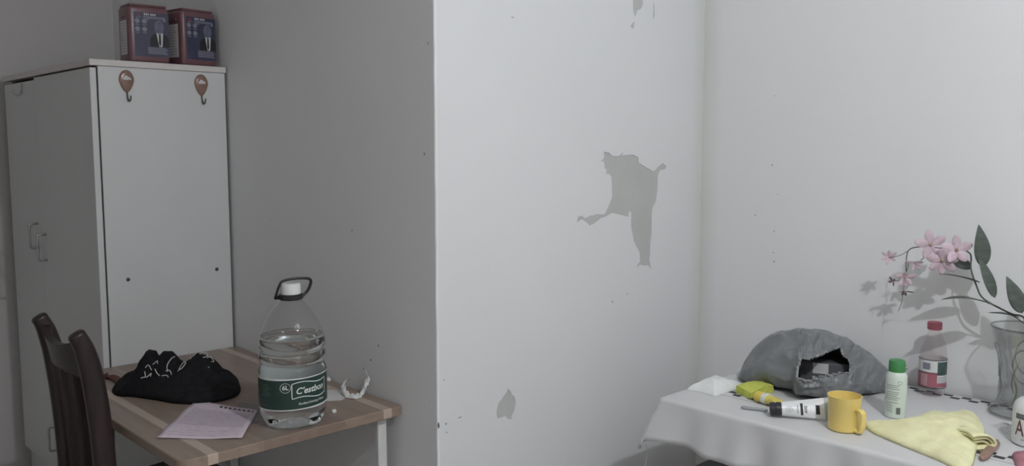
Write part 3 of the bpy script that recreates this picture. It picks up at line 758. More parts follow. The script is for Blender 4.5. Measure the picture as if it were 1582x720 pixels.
# ---- black garment
U = Vector((right.x, right.y, 0)).normalized(); V = Vector((-U.y, U.x, 0))      # along the picture and away from it
GO = onz(268, 612, DZ)
def gl(u, v): return GO + U * u + V * v
gb = [(173, 603), (180, 612), (205, 614), (240, 619), (270, 624), (310, 625), (345, 620), (366, 612), (372, 601), (364, 590), (335, 578), (290, 571), (240, 571), (203, 579), (184, 590)]
gpts = [(onz(x, y, DZ).x, onz(x, y, DZ).y) for x, y in gb]
GR = [(-0.24, 0.020), (-0.168, 0.022), (-0.128, 0.058), (-0.112, 0.086), (-0.095, 0.104), (-0.080, 0.098), (-0.071, 0.080), (-0.05, 0.092), (-0.032, 0.092), (-0.012, 0.072), (-0.002, 0.058), (0.012, 0.070), (0.04, 0.088), (0.075, 0.084), (0.11, 0.060), (0.16, 0.044), (0.24, 0.030)]
GR = [(a, r_ * (1.14 if r_ > 0.05 else 1)) for a, r_ in GR]
def gh(x, y):
    d = Vector((x, y, 0)) - Vector((GO.x, GO.y, 0)); u, v = d.dot(U), d.dot(V)
    r = GR[0][1]
    for (a, ra), (b_, rb_) in zip(GR, GR[1:]):
        if a <= u <= b_: f = (u - a) / (b_ - a); f = f * f * (3 - 2 * f); r = ra + (rb_ - ra) * f
    w = math.exp(-((v - 0.075) / 0.062) ** 2)
    h = max(0.0, r * w) + 0.030 * (1 - w) + 0.014 * math.exp(-((u - 0.03) / 0.12) ** 2 - ((v - 0.0) / 0.035) ** 2)
    q = Vector((u, v, 0))
    return h + 0.006 * noise.noise(q * 26) + 0.003 * noise.noise(q * 60 + Vector((3, 1, 0)))
gm = thing('black_garment', 'crumpled black garment with white line print lying on the desk', 'garment', (0, 0, 0))
obj('fabric', blob(gpts, gh, 44, 7, DZ + 0.0008, 0.34), 'black_cloth', gm, True)
pl_ = bmesh.new()
def gsurf(u, v): 
    p = gl(u, v); return Vector((p.x, p.y, DZ + gh(p.x, p.y) + 0.0012))
strokes = [[(-0.082, 0.02), (-0.075, 0.03), (-0.066, 0.022)], [(-0.072, 0.000), (-0.062, 0.008), (-0.060, -0.002)], [(-0.085, -0.005), (-0.075, 0.000), (-0.080, 0.010)], [(-0.055, 0.018), (-0.045, 0.004), (-0.035, -0.002)],
           [(-0.030, 0.000), (-0.018, 0.006), (-0.012, -0.002)], [(-0.024, 0.014), (-0.016, 0.022), (-0.008, 0.012)], [(-0.020, 0.07), (-0.024, 0.05), (-0.026, 0.03), (-0.020, 0.015)], [(0.002, 0.030), (0.006, 0.052), (0.018, 0.050), (0.012, 0.028), (0.002, 0.030)],
           [(0.004, 0.072), (0.012, 0.078), (0.022, 0.066)], [(0.030, 0.085), (0.026, 0.070), (0.030, 0.055)], [(0.030, 0.085), (0.040, 0.092)], [(0.050, 0.070), (0.055, 0.080), (0.068, 0.078), (0.072, 0.066), (0.062, 0.060)], [(0.074, 0.060), (0.082, 0.068), (0.092, 0.062), (0.088, 0.052)], [(0.086, 0.030), (0.089, 0.032)], [(-0.07, 0.04), (-0.06, 0.046), (-0.055, 0.036)]]
for s in strokes:
    pts = spline([(a, b2, 0) for a, b2 in s], 4); tube([gsurf(p.x, p.y) for p in pts], 0.0013, 5, pl_)
obj('line_print', pl_, 'lace_white', gm)['label'] = 'white scribble line print'
# dark red strap end lying beside the garment
rs = bmesh.new(); pts = spline([onz(156, 584, DZ + 0.004), onz(168, 581, DZ + 0.008), onz(180, 585, DZ + 0.006), onz(186, 592, DZ + 0.004)], 6)
tag(obj('strap', sweep(pts, 0.012, 0.003, 10, axis=(0.7, 0.7, 0)), 'red_strap', None, True), 'dark red fabric strap lying beside the black garment', 'strap')

# ---- pink printed sheet, two loose corners
cor = [onz(242, 678, DZ), onz(374, 678, DZ), onz(397, 641, DZ), onz(372, 626, DZ), onz(303, 621, DZ)]
b = bmesh.new(); uvl = b.loops.layers.uv.new('UVMap'); a, bq, c2, d = onz(242, 678, DZ), onz(374, 679, DZ), onz(398, 636, DZ), onz(303, 620.5, DZ)
nx, ny = 16, 14; G = []
for i in range(nx + 1):
    col = []
    for j in range(ny + 1):
        u, v = i / nx, j / ny
        p = a * (1 - u) * (1 - v) + bq * u * (1 - v) + c2 * u * v + d * (1 - u) * v
        z = DZ + 0.0012 + 0.0028 * (0.5 + noise.noise(Vector((u * 2.3, v * 2.8, 0.4)))) + 0.004 * max(0, abs(u - 0.5) * 2 - 0.8) * (1 - v)
        if u < 0.2: z += 0.004 * math.sin(v * 7)** 2 * (0.2 - u) / 0.2
        col.append((b.verts.new((p.x, p.y, z)), u, v))
    G.append(col)
for i in range(nx):
    for j in range(ny):
        q = (G[i][j], G[i + 1][j], G[i + 1][j + 1], G[i][j + 1]); f = b.faces.new([t[0] for t in q])
        for lp, t in zip(f.loops, q): lp[uvl].uv = (t[1], t[2])
pp = obj('printed_sheet', b, 'pink_paper', None, True); tag(pp, 'thin pink printed paper form lying on the desk front', 'paper')
md = pp.modifiers.new('thickness', 'SOLIDIFY'); md.thickness = 0.0003
# clear sleeve under the sheet's far corner
b = prism([(onz(x, y, DZ).x, onz(x, y, DZ).y) for x, y in ((345, 668), (398, 652), (408, 626), (370, 622))], (0, 0, DZ + 0.0003), (1, 0, 0), (0, 1, 0), 0.0005)
mat('grey_paper', (0.20, 0.18, 0.175), 0.6)
tag(obj('paper_slip', b, 'grey_paper'), 'grey paper slip under the right edge of the pink form', 'paper')

# ---- paper scrap, curled white tissue strip, crumbs
b = prism([(onz(x, y, DZ).x, onz(x, y, DZ).y) for x, y in ((498, 604), (524, 603), (538, 612), (528, 619), (505, 620), (495, 612))], (0, 0, DZ + 0.0004), (1, 0, 0), (0, 1, 0), 0.0012)
tag(obj('paper_scrap', b, 'paper_white'), 'flat white paper scrap right of the water bottle', 'paper')
ribbon = bmesh.new()
Q = lambda x, y, z: onz(x, y, DZ + z) 
path = spline([Q(536, 590, 0.030), Q(531, 592, 0.028), Q(530, 600, 0.018), Q(536, 611, 0.006), Q(548, 614, 0.004), Q(558, 609, 0.010), Q(563, 600, 0.022), Q(567, 590, 0.036), Q(572, 582, 0.048), Q(577, 572, 0.060)], 7)
L = len(path); prev = None
for i, p in enumerate(path):
    t = i / (L - 1); w = (0.010 if t < 0.75 else 0.010 * (1.15 - t) / 0.4) * (1 + 0.25 * math.sin(i * 1.3)); tw_ = 1.0 + 2.2 * t
    s = Vector((math.cos(tw_) * 0.75, math.sin(tw_) * 0.4, 0.6)).normalized() * w
    c = p + Vector((0.003 * math.sin(i), -0.004, 0.003 * math.cos(i * 0.7)))
    row = [ribbon.verts.new(p + s), ribbon.verts.new(c), ribbon.verts.new(p - s)]
    if prev:
        for k in range(2): ribbon.faces.new((prev[k], prev[k + 1], row[k + 1], row[k]))
    prev = row
for v in ribbon.verts: v.co.z = max(v.co.z, DZ + 0.0025); v.co.y = min(v.co.y, YG - 0.006)
rb = obj('tissue_strip', ribbon, 'tissue', None, True); md = rb.modifiers.new('thickness', 'SOLIDIFY'); md.thickness = 0.0012
tag(rb, 'curled white tissue strip by the back corner of the desk', 'tissue')
def crumb(x, y, r, lab):
    p = onz(x, y, DZ); b = bmesh.new(); bmesh.ops.create_icosphere(b, subdivisions=2, radius=r)
    for v in b.verts: v.co = v.co * (1 + 0.5 * noise.noise(v.co * 300 + Vector((x, 0, 0)))) ; v.co.z = max(v.co.z * 0.8, -r * 0.5)
    mn = min(v.co.z for v in b.verts); place(b, Matrix.Translation((p.x, p.y, DZ - mn + 0.0003)))
    tag(obj('paper_crumb', b, 'tissue', None, True), lab, 'crumb')
crumb(516, 638, 0.0068, 'tiny white paper crumb on the bare desk top')
crumb(507, 589, 0.009, 'small white crumpled bit behind the water bottle')

# ================================================================== DINING TABLE
TX0, TX1, TY0, TY1 = -1.358, 0.25, 1.850, 2.455
tt = thing('dining_table', 'dark dining table hidden under the white tablecloth', 'table', (0, 0, 0))
obj('table_top', box((TX0 + 0.004, TY0 + 0.004, TZ - 0.03), (TX1 - 0.004, TY1 - 0.002, TZ - 0.0015), 0.004, 1), 'wood_frame', tt)
for (x, y) in ((TX0 + 0.40, TY0 + 0.05), (TX1 - 0.06, TY0 + 0.05), (TX0 + 0.40, TY1 - 0.05), (TX1 - 0.06, TY1 - 0.05)):
    obj('leg', sweep([(x, y, 0), (x, y, TZ - 0.03)], lambda f: 0.018 + 0.006 * f, lambda f: 0.018 + 0.006 * f, 10), 'wood_frame', tt, True)
obj('apron', box((TX0 + 0.38, TY0 + 0.045, TZ - 0.085), (TX1 - 0.05, TY0 + 0.065, TZ - 0.03)), 'wood_frame', tt)
obj('apron', box((TX0 + 0.38, TY1 - 0.065, TZ - 0.085), (TX1 - 0.05, TY1 - 0.045, TZ - 0.03)), 'wood_frame', tt)

b = bmesh.new(); per = []      # perimeter points with outward directions: front edge then left edge round the corner
n = 150
for i in range(n + 1):
    x = TX1 + (TX0 + 0.012 - TX1) * i / n; per.append((Vector((x, TY0, 0)), Vector((0, -1, 0)), 0))
for k in range(1, 12):
    a = math.radians(270 - 90 * k / 12); per.append((Vector((TX0 + 0.012 + 0.012 * math.cos(a), TY0 + 0.012 + 0.012 * math.sin(a), 0)), Vector((math.cos(a), math.sin(a), 0)), math.sin(PI * k / 12)))
for i in range(0, 61):
    y = TY0 + 0.012 + (TY1 - TY0 - 0.012) * i / 60; per.append((Vector((TX0, y, 0)), Vector((-1, 0, 0)), 0))
def drop(p, d, c, s):
    """hanging skirt: s 0..1 from edge to hem"""
    if d.y < -0.9:
        k = max(0, 1 - (p.x - TX0) / 0.16)
        Lh = 0.112 - 0.010 * math.sin(PI * min(1, (p.x - TX0) / 0.16)) + 0.004 * math.sin(p.x * 9)
        wv = 0.011 * math.sin((p.x + 0.3) * 26 + 1.5 * math.sin(p.x * 7)) + 0.006 * math.sin(p.x * 61)
        o_ = 0.006 + 0.018 * s + wv * s * (1 - 0.5 * k) + 0.030 * k * k * s
        sh = -0.035 * k * k * s
        return Vector((p.x + sh, p.y - o_, TZ + 0.0012 - Lh * s))
    if d.x < -0.9:
        k = max(0, 1 - (p.y - TY0) / 0.16)
        Lh = 0.128 - 0.012 * math.sin(PI * min(1, (p.y - TY0) / 0.2)) + 0.006 * math.sin(p.y * 11)
        o_ = 0.006 + 0.016 * s + 0.008 * math.sin(p.y * 24) * s + 0.028 * k * k * s
        return Vector((p.x - o_, p.y - 0.02 * k * k * s, TZ + 0.0012 - Lh * s))
    Lh = 0.122 + 0.014 * c
    q = p + d * (0.006 + 0.018 * s + 0.042 * s * (0.6 + 0.4 * c)); return Vector((q.x, q.y, TZ + 0.0012 - Lh * s))
rows = []; S = [0, 0.03, 0.08, 0.16, 0.28, 0.42, 0.58, 0.74, 0.88, 1.0]
for p, d, c in per: rows.append([b.verts.new(drop(p, d, c, s) if s else Vector((p.x, p.y, TZ + 0.0012))) for s in S])
for i in range(len(rows) - 1):
    for k in range(len(S) - 1): b.faces.new((rows[i][k], rows[i + 1][k], rows[i + 1][k + 1], rows[i][k + 1]))
# flat top
gx, gy = 40, 24; G = [[b.verts.new((TX0 + 0.012 + (TX1 - TX0 - 0.012) * i / gx, TY0 + 0.012 + (TY1 - TY0 - 0.012) * j / gy, TZ + 0.0012 + 0.0006 * noise.noise(Vector((i * 0.35, j * 0.4, 0))))) for j in range(gy + 1)] for i in range(gx + 1)]
for i in range(gx):
    for j in range(gy): b.faces.new((G[i][j], G[i + 1][j], G[i + 1][j + 1], G[i][j + 1]))
# rim strip joining skirt and top
edge = [G[i][0] for i in range(gx, -1, -1)] + [G[0][j] for j in range(1, gy + 1)]
be = []
for a, bb in zip(edge, edge[1:]):
    e = b.edges.get((a, bb)); be.append(e)
re = [b.edges.get((rows[i][0], rows[i + 1][0])) for i in range(len(rows) - 1)]
bmesh.ops.bridge_loops(b, edges=be + re)
bmesh.ops.recalc_face_normals(b, faces=b.faces)
tc_ = obj('tablecloth', b, 'tablecloth', None, True)
if tc_.data.polygons[0].normal.y > 0: tc_.data.flip_normals()
tag(tc_, 'white tablecloth with black checked border draped over the dining table', 'tablecloth')
md = tc_.modifiers.new('thickness', 'SOLIDIFY'); md.thickness = 0.0008; md.offset = 0
# loose thread at the hem corner
th = tube(spline([onx(998, 686, -1.40), onx(1000, 700, -1.40), onx(998.5, 710, -1.40), onx(997, 719, -1.40)], 6), 0.0010, 5)
obj('loose_thread', th, 'thread', tc_)
# dark stool half under the table
cst = onz(1095, 708, 0.45)
so = thing('stool', 'dark plastic stool half hidden under the tablecloth', 'stool', (cst.x, cst.y, 0))
obj('seat', box((0, -0.30, 0.425), (0.30, 0, 0.45), 0.01, 3), 'stool_dark', so, 'auto')
for (x, y) in ((0.03, -0.03), (0.27, -0.03), (0.03, -0.27), (0.27, -0.27)):
    obj('leg', sweep([(x + math.copysign(0.02, x - 0.15), y + math.copysign(0.02, y + 0.15), 0), (x, y, 0.43)], 0.014, 0.014, 10), 'stool_dark', so, True)
obj('skirt', box((0.012, -0.288, 0.38), (0.288, -0.012, 0.427), 0.004, 1), 'stool_dark', so)

TS = TZ + 0.0020     # surface of the cloth
# ---- white sachet
def local(o, u, v): return o + U * u + V * v
def pxo(pts, z=TS): return [(onz(x, y, z).x, onz(x, y, z).y) for x, y in pts]
po = pxo([(1061, 602), (1082, 606), (1104, 612.5), (1125, 606), (1149, 598), (1128, 592), (1106, 587), (1083, 595)])
cpk = Vector((sum(p[0] for p in po) / len(po), sum(p[1] for p in po) / len(po), 0))
def sh(x, y):
    q = Vector((x, y, 0)); return 0.028 + 0.006 * noise.noise(q * 22) + 0.003 * noise.noise(q * 60)
po = [(po[i][0] + (po[(i + 1) % len(po)][0] - po[i][0]) * k / 4, po[i][1] + (po[(i + 1) % len(po)][1] - po[i][1]) * k / 4) for i in range(len(po)) for k in range(4)]
sa = thing('tissue_pack', 'plump white plastic tissue pack at the table corner', 'packet')
obj('pouch', blob(po, sh, 22, 2, TS + 0.001, 0.85, under=0.001), 'sachet', sa, True)
pr_ = pxo([(1096, 588), (1106, 587), (1107, 589), (1098, 590)])
# ---- sponge
so_ = [(1137, 607), (1160, 617), (1195, 606), (1172, 598)]
b = prism(pxo(so_), (0, 0, TS + 0.0005), (1, 0, 0), (0, 1, 0), 0.021)
bmesh.ops.subdivide_edges(b, edges=b.edges[:], cuts=7, use_grid_fill=True)
sc_ = sum((v.co for v in b.verts), Vector()) / len(b.verts)
for v in b.verts:
    f = (v.co.z - TS) / 0.021; v.co.z += 0.003 * f * (1 - ((v.co.x - sc_.x) ** 2 + (v.co.y - sc_.y) ** 2) / 0.0016)
    v.co += Vector((noise.noise(v.co * 70), noise.noise(v.co * 70 + Vector((5, 0, 0))), noise.noise(v.co * 60 + Vector((0, 5, 0))))) * 0.0016
    v.co.z = max(v.co.z, TS + 0.0004)
tag(obj('sponge', b, 'sponge', None, 'auto'), 'lime yellow foam sponge beside the white tissue pack', 'sponge')
# ---- yellow squeeze tube with white collar, behind the black-capped tube
ya, yb_ = onz(1171, 612, TS + 0.0145), onz(1215, 626, TS + 0.0145)
ax = (yb_ - ya).normalized(); ln = (yb_ - ya).length
yt = thing('yellow_tube', 'small yellow tube with white collar behind the black-capped tube', 'tube')
def tub_section(o, ax, prof, seg=20, roll=0.0):
    """prof: (distance, half width, half height); flat-lying tube"""
    sd = Vector((0, 0, 1)).cross(ax).normalized(); up_ = ax.cross(sd); sd, up_ = sd * math.cos(roll) + up_ * math.sin(roll), up_ * math.cos(roll) - sd * math.sin(roll); bm = bmesh.new(); R_ = []
    for (d, w, h) in prof:
        c = o + ax * d; R_.append([bm.verts.new(c + sd * (w * math.cos(2 * PI * k / seg)) + up_ * (h * math.sin(2 * PI * k / seg))) for k in range(seg)])
    for i in range(len(R_) - 1):
        for k in range(seg): bm.faces.new((R_[i][k], R_[i][(k + 1) % seg], R_[i + 1][(k + 1) % seg], R_[i + 1][k]))
    bm.faces.new(list(reversed(R_[0]))); bm.faces.new(R_[-1]); bmesh.ops.recalc_face_normals(bm, faces=bm.faces); return bm
obj('body', tub_section(ya, ax, [(0.020, 0.014, 0.013), (0.05, 0.016, 0.011), (0.08, 0.018, 0.006), (0.10, 0.019, 0.002)]), 'yellow_tube', yt, 'auto')
obj('cap', tub_section(ya, ax, [(-0.006, 0.011, 0.010), (-0.002, 0.0155, 0.0135), (0.019, 0.016, 0.014), (0.021, 0.0155, 0.0135)]), 'yellow_cap', yt, 'auto')
obj('collar', tub_section(ya, ax, [(0.0205, 0.0150, 0.0135), (0.0215, 0.0165, 0.0142), (0.034, 0.0165, 0.0142), (0.035, 0.0150, 0.0130)]), 'tube_white', yt, 'auto')
# ---- black-capped white tube, lying with its crimped end to the right
ta, tb_ = onz(1180, 632, TS + 0.017), onz(1258, 645, TS + 0.004)
ax = (tb_ - ta); ax.z = 0; ln = ax.length; ax.normalize()
t = thing('cosmetic_tube', 'white squeeze tube with black cap and black print lying on the table', 'tube')
o0 = Vector((ta.x, ta.y, TS + 0.0175))
dz = Vector((0, 0, -0.0001))
ROLL = math.radians(58); axd = (ax * ln + Vector((0, 0, 0.0085))).normalized()
obj('cap', tub_section(o0, axd, [(0.014, 0.0145, 0.0145), (0.016, 0.0168, 0.0165), (0.026, 0.0175, 0.0168), (0.027, 0.0165, 0.0155), (0.029, 0.0165, 0.0155), (0.030, 0.0175, 0.0168), (0.042, 0.0175, 0.0165)]), 'tube_cap', t, 'auto')
def thalf(d):  # half width / height of the body at distance d
    f = (d - 0.042) / (0.150 - 0.042); return 0.0175 + 0.0105 * f, 0.0165 * (1 - f) + 0.0014
body = obj('body', tub_section(o0, axd, [(d,) + thalf(d) for d in (0.042, 0.06, 0.08, 0.10, 0.12, 0.135, 0.143)], 28, ROLL), 'tube_white', t, 'auto')
obj('crimped_end', tub_section(o0, axd, [(0.143,) + thalf(0.143), (0.158, 0.0285, 0.0011)], 28, ROLL), 'tube_end', t, 'auto')
sd = Vector((0, 0, 1)).cross(axd).normalized(); upv = axd.cross(sd); sd, upv = sd * math.cos(ROLL) + upv * math.sin(ROLL), upv * math.cos(ROLL) - sd * math.sin(ROLL)
def on_tube(bm, name, m):
    """x along the tube, y across it (0 = top)"""
    for v in bm.verts:
        w, h = thalf(v.co.x); a = PI / 2 + v.co.y / w * 0.95
        v.co = o0 + axd * v.co.x + sd * (w * math.cos(a)) + upv * (h * math.sin(a) + 0.0005)
    return obj(name, bm, m, body)
def seg_rect(x0, y0, x1, y1, bm=None, n=6):
    bm = bm or bmesh.new()
    for k in range(n): flatq(x0, y0 + (y1 - y0) * k / n, x1, y0 + (y1 - y0) * (k + 1) / n, bm)
    return bm
on_tube(seg_rect(0.086, -0.012, 0.092, 0.022), 'black_bar', 'print_black')
on_tube(seg_rect(0.122, -0.008, 0.1315, 0.018), 'black_bar', 'print_black')
b = text_mesh('EIVA', 0.0095, 0, 0.0002); place(b, Matrix.Rotation(PI / 2, 4, 'Z')); place(b, Matrix.Translation((0.099, 0.005, 0))); on_tube(b, 'lettering', 'print_black')
bm = bmesh.new(); strip(bm, [(0.060 + 0.0075 * math.cos(a_), 0.006 + 0.0075 * math.sin(a_)) for a_ in [2 * PI * k / 28 for k in range(28)]], 0.0008); on_tube(bm, 'round_logo', 'print_grey')
bm = bmesh.new(); strip(bm, [(0.060 + 0.004 * math.cos(a_) * (0.4 if k % 2 else 1), 0.006 + 0.0035 * math.sin(a_)) for k, a_ in enumerate([2 * PI * k / 12 for k in range(12)])], 0.0008); on_tube(bm, 'round_logo', 'print_grey')
on_tube(seg_rect(0.079, -0.006, 0.0805, 0.016), 'fine_print', 'print_grey')
# ---- grey plastic stick in front of the tube
sa_, sb_ = onz(1145, 629, TS + 0.004), onz(1186, 634, TS + 0.004)
tag(obj('plastic_stick', tube([sa_ + (sb_ - sa_) * k / 8 for k in range(9)], lambda f: 0.0045 if 0.04 < f < 0.98 else 0.003, 10), 'grey_stick', None, True), 'short grey plastic stick at the black cap of the tube', 'stick')

# ---- yellow mug
cp = onz(1303, 663, TS)
mg = thing('mug', 'yellow plastic mug with side handle standing on the tablecloth', 'mug', (cp.x, cp.y, TS + 0.0002))
mp_ = [(0.034, 0.0), (0.0385, 0.002), (0.0395, 0.006), (0.0405, 0.064), (0.0415, 0.066), (0.0430, 0.088), (0.0434, 0.0895), (0.0416, 0.0895), (0.0400, 0.068), (0.0388, 0.064), (0.0378, 0.006), (0.030, 0.004)]
mp_ = [(r_ * 0.90, z_ * 0.92) for r_, z_ in mp_]
obj('cup_body', lathe(mp_, 56), 'mug_yellow', mg, 'auto')
ha = math.atan2(-cp.y, -cp.x) + math.radians(50); hd = Vector((math.cos(ha), math.sin(ha), 0))
hpath = spline([Vector((q_.x * 0.90, q_.y * 0.90, q_.z * 0.92)) for q_ in [hd * 0.039 + Vector((0, 0, 0.060)), hd * 0.052 + Vector((0, 0, 0.061)), hd * 0.060 + Vector((0, 0, 0.054)), hd * 0.0605 + Vector((0, 0, 0.035)), hd * 0.058 + Vector((0, 0, 0.014)), hd * 0.050 + Vector((0, 0, 0.006)), hd * 0.038 + Vector((0, 0, 0.008))]], 6)
obj('handle', sweep(hpath, 0.008, 0.0038, 12, axis=(-hd.y, hd.x, 0), power=3.5), 'mug_yellow', mg, 'auto')

# ---- spray can with green cap
cc = onz(1382.5, 643, TS); cr = 0.0250
ca = thing('spray_can', 'white spray can with green cap standing behind the yellow towel', 'can', (cc.x, cc.y, TS + 0.0002))
cb = obj('can_body', lathe([(0.023, 0), (cr, 0.002), (cr, 0.098), (cr - 0.001, 0.105), (cr - 0.0045, 0.112), (0.018, 0.117)], 48), 'can_white', ca, 'auto')
obj('cap', lathe([(0.0188, 0.1125), (0.0196, 0.114), (0.0192, 0.138), (0.0180, 0.1415), (0.014, 0.143)], 40), 'can_green', ca, 'auto')
tca = math.atan2(-cc.y, -cc.x); TILT0 = 0
bm = bmesh.new()
for k in range(14):
    z = 0.082 - k * 0.0046 - (0.003 if k > 2 else 0) - (0.003 if k > 7 else 0)
    x1 = 0.013 - rnd.uniform(0, 0.010); flatq(-0.024, z, x1 if k < 9 else -0.006 - rnd.uniform(0, 0.006), z + 0.0016, bm)
obj('fine_print', wrap(bm, cr + 0.0003, tca, 0, 0, 0.004), 'can_print', cb)
bm = bmesh.new()
for k in range(7): flatq(0.002, 0.012 + k * 0.0024, 0.012, 0.0136 + k * 0.0024, bm)
obj('barcode', wrap(bm, cr + 0.0004, tca, 0, 0, 0.004), 'print_black', cb)
bm = bmesh.new(); strip(bm, [(0.009 + 0.005 * math.cos(a_), 0.090 + 0.004 * math.sin(a_)) for a_ in [2 * PI * k / 16 for k in range(16)]], 0.0012); obj('drop_logo', wrap(bm, cr + 0.0003, tca, 0, 0, 0.004), 'can_print', cb)

# ---- empty bottle with pink cap
bp_ = onz(1439, 609, TS); br = 0.034
pb_ = thing('drink_bottle', 'empty clear drink bottle with pink cap by the white wall', 'bottle', (bp_.x, bp_.y, TS + 0.0003))
pp_ = [(0.018, 0.004), (0.026, 0.0), (0.031, 0.003), (br - 0.001, 0.012), (br - 0.001, 0.022), (br, 0.026), (br, 0.100), (br - 0.001, 0.104), (br, 0.110), (0.0325, 0.124), (0.029, 0.140), (0.023, 0.156), (0.0165, 0.168), (0.0145, 0.174), (0.0145, 0.184)]
obj('bottle_shell', lathe(pp_, 48, cap1=False, wob=lambda r, z, a: r * (1 - 0.07 * max(0, math.cos(5 * a)) * max(0, 1 - z / 0.02))), 'pet_pinkish', pb_, True)
obj('cap', lathe([(0.0178, 0.178), (0.0182, 0.180), (0.0182, 0.195), (0.0172, 0.198), (0.012, 0.199)], 48, wob=lambda r, z, a: r * (1 + 0.015 * math.cos(30 * a))), 'pink_cap', pb_, 'auto')
tpa = math.atan2(-bp_.y, -bp_.x)
lb2 = obj('label', lathe([(br + 0.0006, 0.0245), (br + 0.0006, 0.101)], 48, cap0=False, cap1=False), 'label_white', pb_, True)
def onpet(bm, name, m, lift=0.0009): return obj(name, wrap(bm, br + lift, tpa, 0, 0, 0.004), m, lb2)
onpet(flatq(-0.055, 0.027, 0.012, 0.066), 'pink_field', 'pink_label')
onpet(flatq(-0.055, 0.0275, 0.060, 0.039), 'pink_field', 'pink_label', 0.0008)
onpet(flatq(-0.032, 0.030, -0.012, 0.062), 'pale_panel', 'pink_pale', 0.0011)
onpet(flatq(-0.026, 0.074, -0.006, 0.092), 'barcode', 'print_grey', 0.0011)
onpet(flatq(0.012, 0.060, 0.048, 0.096), 'dark_panel', 'label_darkgreen', 0.0011)
bm = bmesh.new()
for k in range(3): flatq(0.014, 0.041 + k * 0.006, 0.045, 0.0425 + k * 0.006, bm)
onpet(bm, 'fine_print', 'print_grey', 0.0011)
for q in ((-0.10, 0.0245, 0.10, 0.0265), (-0.10, 0.0990, 0.10, 0.1008), (-0.055, 0.065, 0.012, 0.0668)): onpet(flatq(*q), 'dark_border', 'print_black', 0.0012)

# ---- yellow towel
to = pxo([(1334, 654), (1345, 668), (1395, 690), (1450, 713), (1486, 730), (1502, 722), (1508, 702), (1514, 688), (1522, 668), (1505, 642), (1475, 639), (1440, 644), (1408, 653), (1370, 660)])
def toh(x, y):
    q = Vector((x, y, 0)); d = q - Vector((onz(1440, 670, TS).x, onz(1440, 670, TS).y, 0)); u, v = d.dot(U), d.dot(V)
    h = 0.022 + 0.012 * math.exp(-((u - 0.01) / 0.09) ** 2 - ((v - 0.04) / 0.10) ** 2)
    h += 0.010 * noise.noise(Vector((u * 13 + v * 6, v * 8, 1.3))) + 0.008 * (0.3 - abs(noise.noise(Vector((u * 11 - v * 14, v * 7 + u * 5, 4.1))))) + 0.003 * noise.noise(Vector((u * 40 + v * 20, v * 30, 2))) + 0.0012 * noise.noise(Vector((u * 150, v * 150, 0)))
    return h
tw_t = thing('towel', 'pale yellow towel heaped on the tablecloth beside the mug', 'towel')
obj('cloth', blob(to, toh, 34, 9, TS + 0.0006, 0.40), 'towel_yellow', tw_t, True)
# rolled fold at its right end: nested curved layers
fc = onz(1507, 695, TS)
for li, (wd_, ht, dep) in enumerate(((0.040, 0.034, 0.085), (0.031, 0.0265, 0.082), (0.021, 0.018, 0.078))):
    b = bmesh.new(); prev = None; prof_ = spline([(-0.012, 0.004 + 0.001 * li, 0), (wd_ * 0.55, 0.004 + 0.001 * li, 0), (wd_, ht * 0.5, 0), (wd_ * 0.6, ht * 0.95, 0), (-0.012, ht, 0)], 5)
    for q in prof_:
        row = []
        for j in range(9):
            f = j / 8; row.append(b.verts.new(fc + U * (q.x + 0.004 * math.sin(f * 4 + li) + 0.002 * li) + V * (dep * f - 0.004 * (2 - li)) + Vector((0, 0, max(0.003, q.y * (1 - 0.25 * f) + 0.0015 * math.sin(f * 6 + q.x * 90))))))
        if prev:
            for j in range(8): b.faces.new((prev[j], prev[j + 1], row[j + 1], row[j]))
        prev = row
    fo_ = obj('folded_layer', b, 'towel_yellow', tw_t, True); md = fo_.modifiers.new('thickness', 'SOLIDIFY'); md.thickness = 0.0045; md.offset = 0
# ---- brown plastic bar sticking out from under the towel
ba, bb_ = onz(1541, 682, TS + 0.006), onz(1517, 709, TS + 0.006)
tag(obj('plastic_bar', sweep([ba + (bb_ - ba) * k / 10 for k in range(11)], lambda f: 0.010 * math.sqrt(max(0.08, 1 - (2 * f - 1) ** 6)), 0.005, 12, axis=(0.7, 0.72, 0)), 'brown_clear', None, True), 'brown translucent plastic bar sticking out beside the towel fold', 'bar')

# ---- grey mailer bag, lofted, with a tear
bag = thing('mailer_bag', 'bulging grey plastic mailer bag torn open in front', 'bag')
bl, brr = onz(1133, 590, TS), onz(1372, 600, TS)
A0 = Vector((-1.335, 2.205, 0)); A1 = Vector((-0.955, 2.372, 0)); axb = (A1 - A0); lb_ = axb.length; axb.normalize(); nb = Vector((axb.y, -axb.x, 0))   # nb: toward the viewer
secs = [(0.0, 0.012, 0.050, 0.015), (0.03, 0.045, 0.085, 0.03), (0.08, 0.080, 0.105, 0.05), (0.16, 0.108, 0.130, 0.06), (0.26, 0.132, 0.150, 0.07), (0.34, 0.144, 0.165, 0.075), (0.375, 0.147, 0.172, 0.08), (0.40, 0.149, 0.210, 0.08), (0.46, 0.150, 0.222, 0.08), (0.58, 0.144, 0.218, 0.08), (0.68, 0.128, 0.190, 0.075), (0.77, 0.108, 0.145, 0.07), (0.85, 0.085, 0.100, 0.06), (0.92, 0.060, 0.060, 0.045), (0.97, 0.046, 0.035, 0.03), (1.0, 0.040, 0.020, 0.02)]
def lerp_sec(s):
    for a, c in zip(secs, secs[1:]):
        if s <= c[0]:
            f = (s - a[0]) / (c[0] - a[0]); return [a[i] + (c[i] - a[i]) * f for i in (1, 2, 3)]
    return secs[-1][1:]
NS, NA = 190, 144
b = bmesh.new(); grid = []
